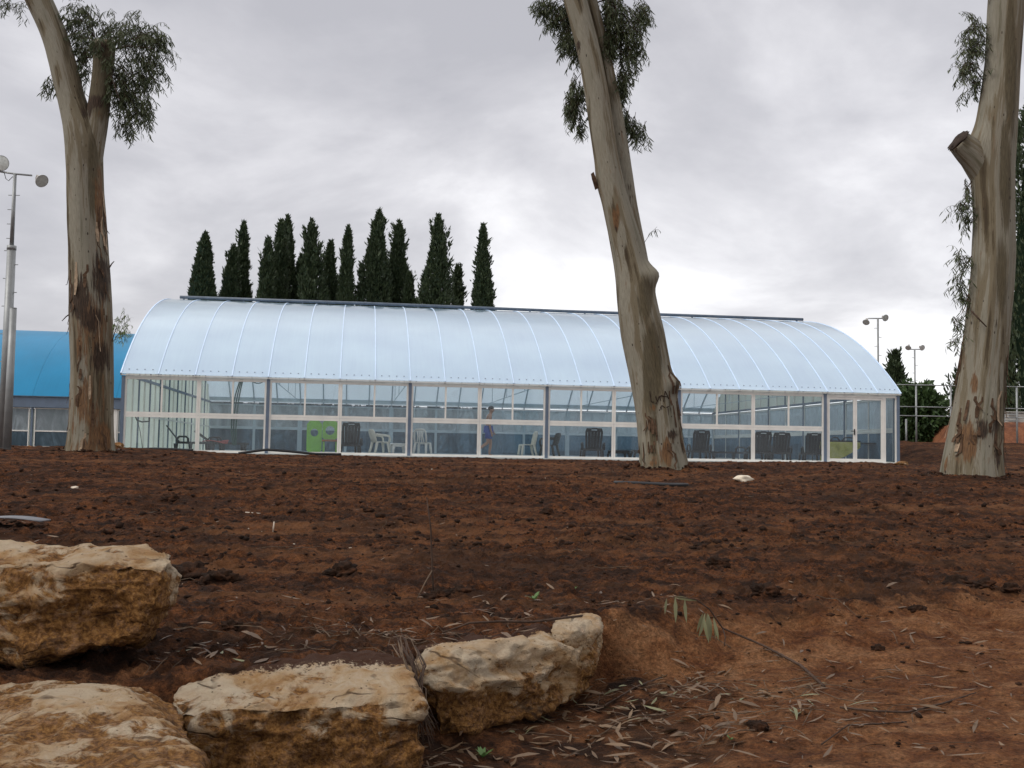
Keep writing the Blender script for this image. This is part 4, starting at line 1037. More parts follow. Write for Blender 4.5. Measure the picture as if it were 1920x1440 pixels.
def lounger(loc, rz, label, rec=0.95, mat='black_plastic', group='dark plastic sun loungers behind the glass'):
    """lounger; feet end towards +y, backrest raised at the -y end (towards the glass)"""
    c = empty('sun_lounger', loc, rz); tag(c, label, 'sun lounger', group)
    f = MB(); f.box((-0.30, 0.55, 0.31), (0.06, 1.35, 0.07)); f.box((0.30, 0.55, 0.31), (0.06, 1.35, 0.07)); f.box((0, 1.24, 0.31), (0.54, 0.06, 0.07)); f.box((0, -0.10, 0.31), (0.54, 0.06, 0.07))
    f.build('seat_frame', M[mat], c)
    for j in range(6): MB().box((0, 0.06 + j * 0.205, 0.345), (0.535, 0.165, 0.02)).build('seat_slat', M[mat], c)
    # backrest leaning to -y
    ca, sa = math.cos(rec), math.sin(rec); hinge = Vector((0, -0.02, 0.34))
    R = Matrix(((1, 0, 0), (0, -ca, -sa), (0, sa, -ca)))      # local y up the back
    def bp(x, l, n=0.0): return hinge + Vector((x, -ca * l + sa * n * 0, sa * l)) + Vector((0, -sa * n, -ca * n))
    def slab(mb, x0, x1, l0, l1, th=0.03, x0t=None, x1t=None):
        x0t = x0 if x0t is None else x0t; x1t = x1 if x1t is None else x1t
        vs = [bp(x0, l0), bp(x1, l0), bp(x1t, l1), bp(x0t, l1), bp(x0, l0, th), bp(x1, l0, th), bp(x1t, l1, th), bp(x0t, l1, th)]
        mb.add(vs, [(0, 1, 2, 3), (4, 7, 6, 5), (0, 4, 5, 1), (1, 5, 6, 2), (2, 6, 7, 3), (3, 7, 4, 0)])
    b = MB()
    slab(b, -0.27, -0.20, 0.0, 0.62, 0.04, -0.30, -0.23); slab(b, 0.20, 0.27, 0.0, 0.62, 0.04, 0.23, 0.30)
    slab(b, -0.199, 0.199, 0.0, 0.07, 0.035)
    slab(b, -0.30, -0.10, 0.621, 0.74, 0.04, -0.26, -0.10); slab(b, 0.10, 0.30, 0.621, 0.74, 0.04, 0.10, 0.26)
    slab(b, -0.098, 0.098, 0.621, 0.665, 0.04); slab(b, -0.098, 0.098, 0.705, 0.755, 0.04)
    bk = b.build('backrest', M[mat], c)
    for x in (-0.145, -0.048, 0.048, 0.145):
        s = MB(); slab(s, x - 0.0455, x + 0.0455, 0.072, 0.62, 0.025, x * 1.12 - 0.050, x * 1.12 + 0.050); s.build('slat', M[mat], bk)
    for sx in (-1, 1):
        for y in (-0.16, 0.34, 1.12):
            m = MB(); m.add([(sx * 0.27, y - 0.07, 0.28), (sx * 0.33, y - 0.07, 0.28), (sx * 0.33, y + 0.07, 0.28), (sx * 0.27, y + 0.07, 0.28),
                             (sx * 0.29, y - 0.04, 0.0), (sx * 0.35, y - 0.04, 0.0), (sx * 0.35, y + 0.04, 0.0), (sx * 0.29, y + 0.04, 0.0)],
                            [(0, 1, 2, 3), (4, 7, 6, 5), (0, 4, 5, 1), (1, 5, 6, 2), (2, 6, 7, 3), (3, 7, 4, 0)]); m.build('leg', M[mat], c)
        MB().tube([(sx * 0.36, -0.12, 0.30), (sx * 0.37, -0.12, 0.46), (sx * 0.37, -0.05, 0.53), (sx * 0.37, 0.18, 0.53), (sx * 0.37, 0.25, 0.47), (sx * 0.36, 0.26, 0.30)], 0.032, 7).build('armrest', M[mat], c, True)
    return c
def side_table(loc, rz, mat, label, w=0.48, h=0.40):
    t = empty('side_table', loc, rz); tag(t, label, 'table')
    m = MB(); m.box((0, 0, h - 0.02), (w, w, 0.05), None, 0.012); m.box((0, -w / 2 + 0.03, h - 0.07), (w - 0.1, 0.02, 0.07)); m.build('table_top', M[mat], t)
    for sx in (-1, 1):
        for sy in (-1, 1):
            MB().tube([(sx * (w / 2 - 0.05), sy * (w / 2 - 0.05), h - 0.04), (sx * (w / 2 - 0.015), sy * (w / 2 - 0.015), h * 0.5), (sx * w / 2, sy * w / 2, 0)], [0.055, 0.042, 0.030], 6).build('leg', M[mat], t, True)

def furniture():
    A = ANG
    plastic_chair(spot(712, 0.85), A + 2.0, 'cream_plastic', 'cream round-backed plastic armchair beside the low white table', True)
    side_table(spot(747, 0.8), A + 0.2, 'white_plastic', 'low white plastic table between the cream armchair and a blue post')
    plastic_chair(spot(792, 0.8), A + 2.75, 'white_plastic', 'white slat-back plastic chair right of the second blue post from the left', False, True)
    plastic_chair(spot(988, 0.75), A - 1.45, 'cream_plastic', 'cream armless plastic chair seen side-on near the middle', False, True)
    plastic_chair(spot(1030, 0.85), A - 2.2, 'dark_green_plastic', 'dark plastic armchair half hidden by the middle blue post', True)
    lounger(spot(656, 1.0), A + 0.12, 'black sun lounger beside the lime green play panel', 1.30)
    lounger(spot(1112, 1.0), A - 0.10, 'black sun lounger left of the middle tree', 1.22)
    lounger(spot(1312, 1.0), A - 0.05, 'black sun lounger just right of the middle tree', 1.24)
    lounger(spot(1428, 1.1), A - 0.10, 'black sun lounger right of the last white mullion, left of a pair', 1.25)
    lounger(spot(1463, 1.15), A - 0.18, 'black sun lounger, right one of the pair near the door', 1.18)
    lounger(spot(1525, 1.3), A - 0.25, 'black sun lounger beside the yellow cloth', 1.20)
    lounger(spot(1392, 6.5), A + 1.2, 'dark sun lounger deep in the hall, right half', 0.8)
    lounger(spot(338, 5.0), A - 1.45, 'grey-looking sun lounger by the left gable wall, seen side-on', 0.9)
    t = side_table(spot(1160, 0.9), A, 'black_plastic', 'low black plastic table left of the middle tree', 0.62, 0.30)
    side_table(spot(1200, 1.5), A, 'black_plastic', 'second low black plastic table, mostly behind the middle tree', 0.55, 0.32)
    # lime green play panel
    p = spot(603, 2.0); g = empty('play_panel', p, A); tag(g, 'lime green plastic play panel with round holes behind the glass', 'toy')
    W, H = 1.02, 1.12
    m = MB(); n = 24
    # board with two round openings, built as strips around them
    def holed(cx, w, z0, z1, zc, r):
        vs, fs = [], []
        for y in (-0.035, 0.035):
            for k in range(n):
                a = 2 * math.pi * k / n; c_, s_ = math.cos(a), math.sin(a); q = 1 / max(abs(c_) / (w / 2), abs(s_) / ((z1 - z0) / 2))
                vs.append((cx + r * c_, y, zc + r * s_)); vs.append((cx + q * c_, y, (z0 + z1) / 2 + q * s_))
        for k in range(n):
            a, b = 2 * k, 2 * ((k + 1) % n); o2 = 2 * n
            fs += [(a, a + 1, b + 1, b), (o2 + a, o2 + b, o2 + b + 1, o2 + a + 1), (a, b, o2 + b, o2 + a), (a + 1, o2 + a + 1, o2 + b + 1, b + 1)]
        m.add(vs, fs)
    holed(-0.26, 0.50, 0.02, H, 0.72, 0.13); holed(0.26, 0.50, 0.50, H, 0.80, 0.15)
    m.build('board', M['lime'], g)
    MB().box((0.26, -0.02, 0.46), (0.52, 0.24, 0.06), None, 0.01).build('ledge', M['orange_plastic'], g)
    for x in (0.06, 0.48): MB().box((x, 0, 0.22), (0.07, 0.07, 0.42)).build('leg', M['lime'], g)
    MB().box((-0.26, 0.0, 0.01), (0.50, 0.5, 0.03)).build('foot', M['lime'], g)
    # trestle table, yellow cloth, black lounger lying on top
    p = spot(1582, 2.0); t = empty('trestle_table', p, A + 0.05); tag(t, 'long dark table behind the glass door', 'table')
    MB().box((0.1, 0, 0.72), (2.6, 0.8, 0.035)).build('table_top', M['black_plastic'], t)
    for sx in (-1.05, 1.25):
        for sy in (-0.33, 0.33): MB().tube([(sx, sy, 0.70), (sx, sy, 0.0)], 0.022, 8).build('leg', M['galv'], t)
    # cloth: hangs in front with a swag
    V = []; nx, nz = 40, 14; x0, x1 = -1.15, 0.42
    Fc = []
    for i in range(nx + 1):
        u = i / nx; x = x0 + (x1 - x0) * u
        drop = 0.66 - 0.48 * max(0, (u - 0.32) / 0.68) ** 1.4
        if u < 0.06: drop = 0.70
        for j in range(nz + 1):
            v = j / nz; y = -0.415 - 0.03 * math.sin(u * 21 + v * 1.5) * v - 0.02 * v; z = 0.742 - v * drop
            V.append((x, y, z))
        V.append((x, 0.415, 0.745)); 
    k = nz + 2
    for i in range(nx):
        for j in range(nz): Fc.append((i * k + j, i * k + j + 1, (i + 1) * k + j + 1, (i + 1) * k + j))
        Fc.append((i * k, (i + 1) * k, (i + 1) * k + nz + 1, i * k + nz + 1))
    o = np_mesh('yellow_cloth', V, Fc, M['yellow_cloth'], None, True); o.location = p; o.rotation_euler = (0, 0, A + 0.05)
    so = o.modifiers.new('thick', 'SOLIDIFY'); so.thickness = 0.004; so.offset = 1
    tag(o, 'yellow-green cloth hanging in a swag over the dark table', 'cloth')
    c = empty('folded_lounger', hall_pt(a_of_px(1572, 1.9), 1.9, FZ + 0.745), A); tag(c, 'black plastic lounger folded flat on top of the yellow cloth', 'sun lounger')
    MB().box((0, 0, 0.035), (1.45, 0.5, 0.05), None, 0.01).build('seat', M['black_plastic'], c)
    for x, w in ((-0.22, 0.34), (0.30, 0.5)):
        MB().tube([(x - w / 2, -0.2, 0.05), (x - w / 2 + 0.08, -0.2, 0.15), (x, -0.2, 0.17), (x + w / 2 - 0.08, -0.2, 0.15), (x + w / 2, -0.2, 0.05)], 0.025, 7).build('armrest', M['black_plastic'], c, True)
    MB().box((-0.74, -0.1, 0.06), (0.16, 0.2, 0.11), None, 0.02).build('foot', M['black_plastic'], c)
    # black storage box
    p = spot(1658, 2.2); b = empty('storage_box', p, A); tag(b, 'low black storage box in the right corner of the hall', 'box')
    MB().box((0, 0, 0.20), (0.62, 0.45, 0.40), None, 0.02).build('body', M['black_plastic'], b); MB().box((0, 0, 0.43), (0.66, 0.49, 0.05), None, 0.012).build('lid', M['galv'], b)
    # red towels on a low lounger left
    lounger(spot(398, 6.0), A - 1.3, 'dark sun lounger with red towel deep in the left bay', 0.6)
    p = spot(404, 5.7); V = []; Fc = []
    for i in range(13):
        for j in range(9):
            u, v = i / 12, j / 8; V.append((-0.45 + 0.9 * u, -0.3 + 0.6 * v, 0.40 + 0.05 * math.sin(u * 5) * math.cos(v * 4) - 0.25 * max(0, 0.18 - v)))
    for i in range(12):
        for j in range(8): q = i * 9 + j; Fc.append((q, q + 9, q + 10, q + 1))
    o = np_mesh('red_towel', V, Fc, M['red_cloth'], None, True); o.location = p; o.rotation_euler = (0, 0, A); s = o.modifiers.new('thick', 'SOLIDIFY'); s.thickness = 0.01
    tag(o, 'dark red towel thrown over a lounger in the left bay', 'towel')
    # hanging hose and cables inside the left bays
    b = hall_pt(a_of_px(443, 0.5), 0.5, FZ); h = empty('hanging_hose', b); tag(h, 'dark green hose hanging inside the second window from the left', 'hose')
    for k in range(3):
        pts = []
        for i in range(10):
            u = i / 9; y = 711 + (835 - 711) * u; x = 447 - 9 * math.sin(u * 2.2) + (k - 1) * 2.2 * (1 + math.sin(u * 3)) + (6 * (1 - u) ** 3)
            a = a_of_px(x, 0.5, y); pz = hall_pt(a, 0.5 + 0.03 * k); pz.z = max(FZ, at(x, y, pz.y).z); pts.append(pz)
        MB().tube(pts, 0.022, 7).build('hose_strand', M['teal_hose'], h, True, b)
    pts = []
    for i in range(9):
        u = i / 8; x = 468 + 32 * u; y = 711 + 8 * math.sin(u * 3.14); a = a_of_px(x, 0.45, y); q = hall_pt(a, 0.45); q.z = at(x, y, q.y).z; pts.append(q)
    o = MB().tube(pts, 0.016, 6).build('cable_loop', M['teal_hose'], None, True, pts[0]); o.location = pts[0]; tag(o, 'sagging cable loop at the top of the second window', 'cable')
    c0 = hall_pt(a_of_px(266, 1.0), 1.0, FZ); c_ = empty('cable_bracket', c0); tag(c_, 'dark bracket with trailing cord inside the leftmost window', 'bracket')
    def W(x, y, s=1.0): a = a_of_px(x, s, y); q = hall_pt(a, s); q.z = max(FZ, at(x, y, q.y).z); return q
    MB().tube([W(253, 779), W(257, 788), W(266, 791), W(280, 790), W(280, 779)], 0.025, 6).build('bracket', M['black_plastic'], c_, True, c0)
    MB().tube([W(258, 789), W(263, 810), W(267, 840), W(266, 848)], 0.010, 5).build('cord', M['black_plastic'], c_, True, c0)
    # black hoses outside at the foot of the wall
    for pxs, lab, r in [([(240, 852), (262, 846), (292, 842), (318, 845), (350, 852), (362, 853)], 'black hose arching over the soil at the left end of the hall', 0.045),
                        ([(447, 853), (470, 847), (500, 843), (540, 846), (590, 851), (640, 852)], 'black hose at the foot of the hall under the green panel', 0.040)]:
        pts = []
        for x, y in pxs:
            q = hall_pt(a_of_px(x, -0.5, y), -0.5); q.z = max(at(x, y, q.y).z, gz(q.x, q.y) + r * 0.6); pts.append(q)
        fine_ = []
        for i in range(len(pts) - 1):
            for k in range(4): fine_.append(pts[i].lerp(pts[i + 1], k / 4))
        fine_.append(pts[-1])
        o = MB().tube(fine_, r, 8).build('black_hose', M['black_hose'], None, True, pts[0]); o.location = pts[0]; tag(o, lab, 'hose')
furniture()

# ------------------------------------------------------------------ the bather walking inside
def person():
    base = spot(915, 3.0, 857)
    root = empty('person', base, ANG); tag(root, 'bather in blue swim shorts walking to the right inside the hall', 'person')
    # local: +x is walking direction, y depth, z up
    J = {}
    verts, edges, rad = [], [], []
    def j(name, p, r): J[name] = len(verts); verts.append(p); rad.append(r)
    def e(a, b): edges.append((J[a], J[b]))
    j('pelvis', (0, 0, 0.93), (0.155, 0.115)); j('waist', (-0.01, 0, 1.07), (0.135, 0.10)); j('chest', (0.01, 0, 1.28), (0.165, 0.115)); j('upper', (0.03, 0, 1.42), (0.13, 0.09)); j('neck', (0.06, 0, 1.52), (0.055, 0.055)); j('headb', (0.09, 0, 1.60), (0.075, 0.07)); j('head', (0.095, 0, 1.67), (0.10, 0.082)); j('crown', (0.08, 0, 1.74), (0.075, 0.066))
    for a, b in (('pelvis', 'waist'), ('waist', 'chest'), ('chest', 'upper'), ('upper', 'neck'), ('neck', 'headb'), ('headb', 'head'), ('head', 'crown')): e(a, b)
    j('nose', (0.205, 0, 1.645), (0.014, 0.014)); e('head', 'nose')
    for sd_, sy in (('l', 1), ('r', -1)):
        j('hip' + sd_, (0, sy * 0.09, 0.88), (0.095, 0.095)); e('pelvis', 'hip' + sd_)
        if sy > 0: kn, an, tt = (0.10, sy * 0.09, 0.49), (0.05, sy * 0.09, 0.09), (0.19, sy * 0.10, 0.035)
        else: kn, an, tt = (-0.03, sy * 0.09, 0.50), (-0.36, sy * 0.09, 0.26), (-0.42, sy * 0.09, 0.13)
        j('kn' + sd_, kn, (0.06, 0.06)); j('cf' + sd_, tuple((kn[i] * .65 + an[i] * .35) for i in range(3)), (0.06, 0.055)); j('an' + sd_, an, (0.038, 0.038)); j('to' + sd_, tt, (0.03, 0.036))
        e('hip' + sd_, 'kn' + sd_); e('kn' + sd_, 'cf' + sd_); e('cf' + sd_, 'an' + sd_); e('an' + sd_, 'to' + sd_)
        j('sh' + sd_, (0.02, sy * 0.19, 1.41), (0.062, 0.062)); e('upper', 'sh' + sd_)
        el = (0.02, sy * 0.24, 1.13) if sy > 0 else (0.0, sy * 0.24, 1.13); wr = (0.16, sy * 0.21, 0.93) if sy > 0 else (0.07, sy * 0.23, 0.88)
        j('el' + sd_, el, (0.045, 0.045)); j('wr' + sd_, wr, (0.028, 0.030)); e('sh' + sd_, 'el' + sd_); e('el' + sd_, 'wr' + sd_)
        d = (Vector(wr) - Vector(el)).normalized(); pm = Vector(wr) + d * 0.075
        j('pa' + sd_, tuple(pm), (0.024, 0.034)); e('wr' + sd_, 'pa' + sd_)
        sv = Vector((0.6, 0, 0.5)).normalized()
        for q in range(4):
            b0 = pm + sv * (0.027 - 0.018 * q) + d * 0.02; ln = (0.075, 0.085, 0.078, 0.06)[q]
            j('f%s%d' % (sd_, q), tuple(b0 + d * ln * 0.5), (0.009, 0.009)); j('g%s%d' % (sd_, q), tuple(b0 + d * ln + Vector((0, -sy * 0.02, 0))), (0.008, 0.008))
            e('pa' + sd_, 'f%s%d' % (sd_, q)); e('f%s%d' % (sd_, q), 'g%s%d' % (sd_, q))
        tb = Vector(wr) + d * 0.03 + sv * 0.035
        j('th' + sd_, tuple(tb), (0.011, 0.011)); j('tt' + sd_, tuple(tb + d * 0.05 + sv * 0.02), (0.009, 0.009)); e('wr' + sd_, 'th' + sd_); e('th' + sd_, 'tt' + sd_)
        j('ear' + sd_, (0.075, sy * 0.092, 1.655), (0.018, 0.014)); e('head', 'ear' + sd_)
    me = bpy.data.meshes.new('body'); me.from_pydata(verts, edges, []); me.update()
    o = link('body', me, M['skin'], root)
    sk = o.modifiers.new('skin', 'SKIN'); sk.use_smooth_shade = True
    for i, v in enumerate(me.skin_vertices[0].data): v.radius = rad[i]; v.use_root = (i == 0)
    o.modifiers.new('sub', 'SUBSURF').levels = 2; o.modifiers['sub'].render_levels = 2
    # hair cap, swim shorts
    V0, F0 = ico(4); k = V0[:, 2] > -0.15 + 0.55 * np.clip(V0[:, 0], 0, 1)
    V = V0 * np.array([0.118, 0.100, 0.105]) * np.where(k, 1.0, 0.80)[:, None] + np.array([0.078, 0, 1.695]); np_mesh('hair', V, F0, M['hair'], root, True)
    for sy in (1, -1): MB().box((0.19, sy * 0.035, 1.675), (0.012, 0.03, 0.012)).build('eye', M['hair'], root)
    MB().box((0.178, 0, 1.60), (0.012, 0.045, 0.010)).build('mouth', M['red_cloth'], root)
    vs, fs, n = [], [], 20
    for z, rx, ry in ((1.10, 0.150, 0.135), (1.02, 0.168, 0.17), (0.93, 0.178, 0.20), (0.85, 0.185, 0.205)):
        for q in range(n): a = 2 * math.pi * q / n; vs.append((rx * math.cos(a), ry * math.sin(a), z))
    for i in range(3):
        for q in range(n): fs.append((i * n + q, (i + 1) * n + q, (i + 1) * n + (q + 1) % n, i * n + (q + 1) % n))
    m = MB(); m.add(vs, fs)
    for sy, dx in ((1, 0.035), (-1, -0.012)):
        m.tube([(0, sy * 0.085, 0.90), (dx * 0.6, sy * 0.09, 0.78), (dx, sy * 0.09, 0.64)], [0.120, 0.122, 0.118], 16)
    m.build('swim_shorts', M['swim'], root, True)
person()

# ------------------------------------------------------------------ floodlight masts, poles, fence
def flood(name, parent, off, p, aim, r, lensc='lamp_lens'):
    """round floodlight: bowl, rim, lens, ballast box"""
    aim = Vector(aim).normalized(); q = aim.to_track_quat('Z', 'Y').to_matrix(); p = Vector(p)
    def ring(z, rr, n=20): return [p + q @ Vector((rr * math.cos(2 * math.pi * k / n), rr * math.sin(2 * math.pi * k / n), z)) for k in range(n)]
    n = 20; prof = [(-0.62 * r, 0.30 * r), (-0.45 * r, 0.55 * r), (-0.1 * r, 0.92 * r), (0.05 * r, 1.0 * r), (0.12 * r, 1.0 * r)]
    vs = [v for z, rr in prof for v in ring(z, rr)]; fs = [tuple(range(n))[::-1]]
    for i in range(len(prof) - 1):
        for k in range(n): fs.append((i * n + k, i * n + (k + 1) % n, (i + 1) * n + (k + 1) % n, (i + 1) * n + k))
    m = MB(); m.add(vs, fs); h = m.build('flood_lamp', M['lamp_rim'], parent, True, off)
    vs = ring(0.09 * r, 0.95 * r) + ring(0.13 * r, 0.55 * r) + [p + q @ Vector((0, 0, 0.14 * r))]; fs = [(k, (k + 1) % n, n + (k + 1) % n, n + k) for k in range(n)] + [(n + k, n + (k + 1) % n, 2 * n) for k in range(n)]
    m = MB(); m.add(vs, fs); l = m.build('lens', M[lensc], h, True, off)
    c = p + q @ Vector((0, 0, -0.95 * r)); m = MB(); m.box(c, (0.62 * r, 0.75 * r, 0.85 * r), q, 0.05 * r); m.build('ballast_box', M['lamp_body'], h, False, off)
    return h
def masts():
    d = 30.0
    b = at(4, 846, d); b.z = gz(b.x, b.y) - 0.1; top = at(28, 326, d); mid = at(18.5, 462, d)
    X0 = b.x + 0.0
    mid = Vector((b.x, d, mid.z)); top = Vector((b.x, d, top.z))
    root = empty('floodlight_mast', b); tag(root, 'tall grey floodlight mast with two round lamps at the left edge', 'light pole')
    MB().tube([b, mid], [0.135, 0.115], 16).build('lower_pole', M['galv'], root, True, b)
    MB().tube([mid, top], [0.058, 0.045], 12).build('upper_pole', M['galv'], root, True, b)
    MB().tube([dn(mid, -0.10), dn(mid, 0.02)], 0.125, 16).build('collar', M['galv'], root, True, b)
    tl, tr = at(-5, 321, d), at(60, 329, d)
    MB().tube([tl, top, tr], 0.026, 8).build('cross_arm', M['galv'], root, True, b)
    MB().tube([at(8, 324, d), at(11, 335, d), at(16, 339, d), at(24, 331, d)], 0.010, 5).build('cable', M['black_plastic'], root, True, b)
    flood('flood', root, b, at(4, 307, d) + Vector((0, -0.05, 0)), (0.15, -1, -0.12), 0.215)
    flood('flood', root, b, at(78, 339, d), (0.75, -0.55, -0.55), 0.185)
    for i, yy in enumerate(np.arange(366, 470, 27)):
        z = at(24, yy, d).z; m = MB(); m.tube([(b.x - (0.16 if True else 0), d, z), (b.x + (0.16 if i == 0 else -0.02), d, z)], 0.011, 5); m.build('rung', M['galv'], root, False, b)
    for i, yy in enumerate(np.arange(470, 820, 26)):
        z = at(15, yy, d).z; s = 1 if i % 2 else -1
        MB().tube([(b.x + s * 0.10, d, z), (b.x + s * 0.20, d, z)], 0.012, 5).build('rung', M['galv'], root, False, b)
    # shorter pole in front
    b2 = at(12.5, 848, 28.5); b2.z = gz(b2.x, b2.y) - 0.1; t2 = at(27, 578, 28.5); t2 = Vector((b2.x, 28.5, t2.z))
    root = empty('pole_stub', b2); tag(root, 'shorter plain grey pole beside the floodlight mast', 'pole')
    MB().tube([b2, t2], [0.105, 0.085], 16).build('shaft', M['galv'], root, True, b2)
    MB().tube([t2, dn(t2, 0.012)], 0.088, 16).build('cap', M['galv'], root, True, b2)
    # far masts on the right
    for (px, ytop, ybot, d, lab, l1, l2) in [(1646.5, 597, 860, 66, 'thin floodlight mast rising behind the right end of the white roof', (1624, 604), (1660, 596)),
                                             (1715.5, 655, 840, 78, 'slim far floodlight mast above the leafy tree on the right', (1703, 652), (1729, 652))]:
        b = at(px, ybot, d); b.z = 0.6; t = at(px, ytop, d); t.x = b.x = (b.x + t.x) / 2
        root = empty('floodlight_mast', b); tag(root, lab, 'light pole')
        MB().tube([b, t], [0.085, 0.06], 10).build('pole', M['galv'], root, True, b)
        a1, a2 = at(l1[0] + 4, ytop, d), at(l2[0] - 4, ytop, d)
        MB().tube([a1, a2], 0.035, 8).build('cross_arm', M['galv'], root, True, b)
        flood('flood', root, b, at(l1[0], l1[1], d), (-0.35, -0.55, -0.6), 0.21, 'lamp_lens'); flood('flood', root, b, at(l2[0], l2[1], d), (0.25, -0.85, -0.3), 0.21, 'lamp_lens')
        for i in range(10):
            z = t.z - 0.6 - i * 0.55; s = 1 if i % 2 else -1
            MB().tube([(b.x + s * 0.06, d, z), (b.x + s * 0.22, d, z)], 0.016, 5).build('rung', M['galv'], root, False, b)
masts()
def fence():
    d = 50.0; b = at(1718, 836, d)
    root = empty('tall_fence', (b.x, d, 0.9)); tag(root, 'tall open fence of grey posts and rails on the right', 'fence'); off = (b.x, d, 0.9)
    xs = [at(x, 800, d).x for x in (1655, 1718, 1783, 1845, 1907, 1969, 2031)]
    for x in xs: MB().tube([(x, d, 0.6), (x, d, at(1783, 723, d).z)], 0.042, 10).build('post', M['galv'], root, True, off)
    for y in (723, 764, 781):
        z = at(1783, y, d).z
        for i in range(len(xs) - 1): MB().tube([(xs[i], d - 0.03, z), (xs[i + 1], d - 0.03, z)], 0.022, 8).build('rail', M['galv'], root, True, off)
    p = at(1708, 812, d)
    MB().tube([(p.x, d + 0.6, 0.6), (p.x, d + 0.6, at(1708, 785, d).z)], 0.045, 8).build('short_post', M['galv'], root, True, off)
    # concrete box on the bank
    c = at(1912, 776, 53); o = empty('concrete_box', (c.x, 53, 1.9)); tag(o, 'pale concrete box on top of the orange bank', 'box')
    m = MB(); m.box((0, 0, 0.25), (1.5, 0.9, 0.75), None, 0.03); m.build('body', M['concrete'], o); m = MB(); m.box((0, 0, 0.655), (1.6, 1.0, 0.05), None, 0.01); m.build('lid', M['concrete'], o)
    r = empty('hand_rail', at(1884, 790, 52.5)); r.location.z = 1.7; tag(r, 'low pale rail on the orange bank behind the right tree', 'rail')
    for x in (-0.6, 0.0, 0.6): MB().tube([(x, 0, 0), (x, 0, 0.72)], 0.022, 6).build('post', M['galv'], r)
    for z in (0.45, 0.72): MB().tube([(-0.9, 0, z), (0.65, 0, z)], 0.022, 6).build('rail', M['galv'], r)
fence()

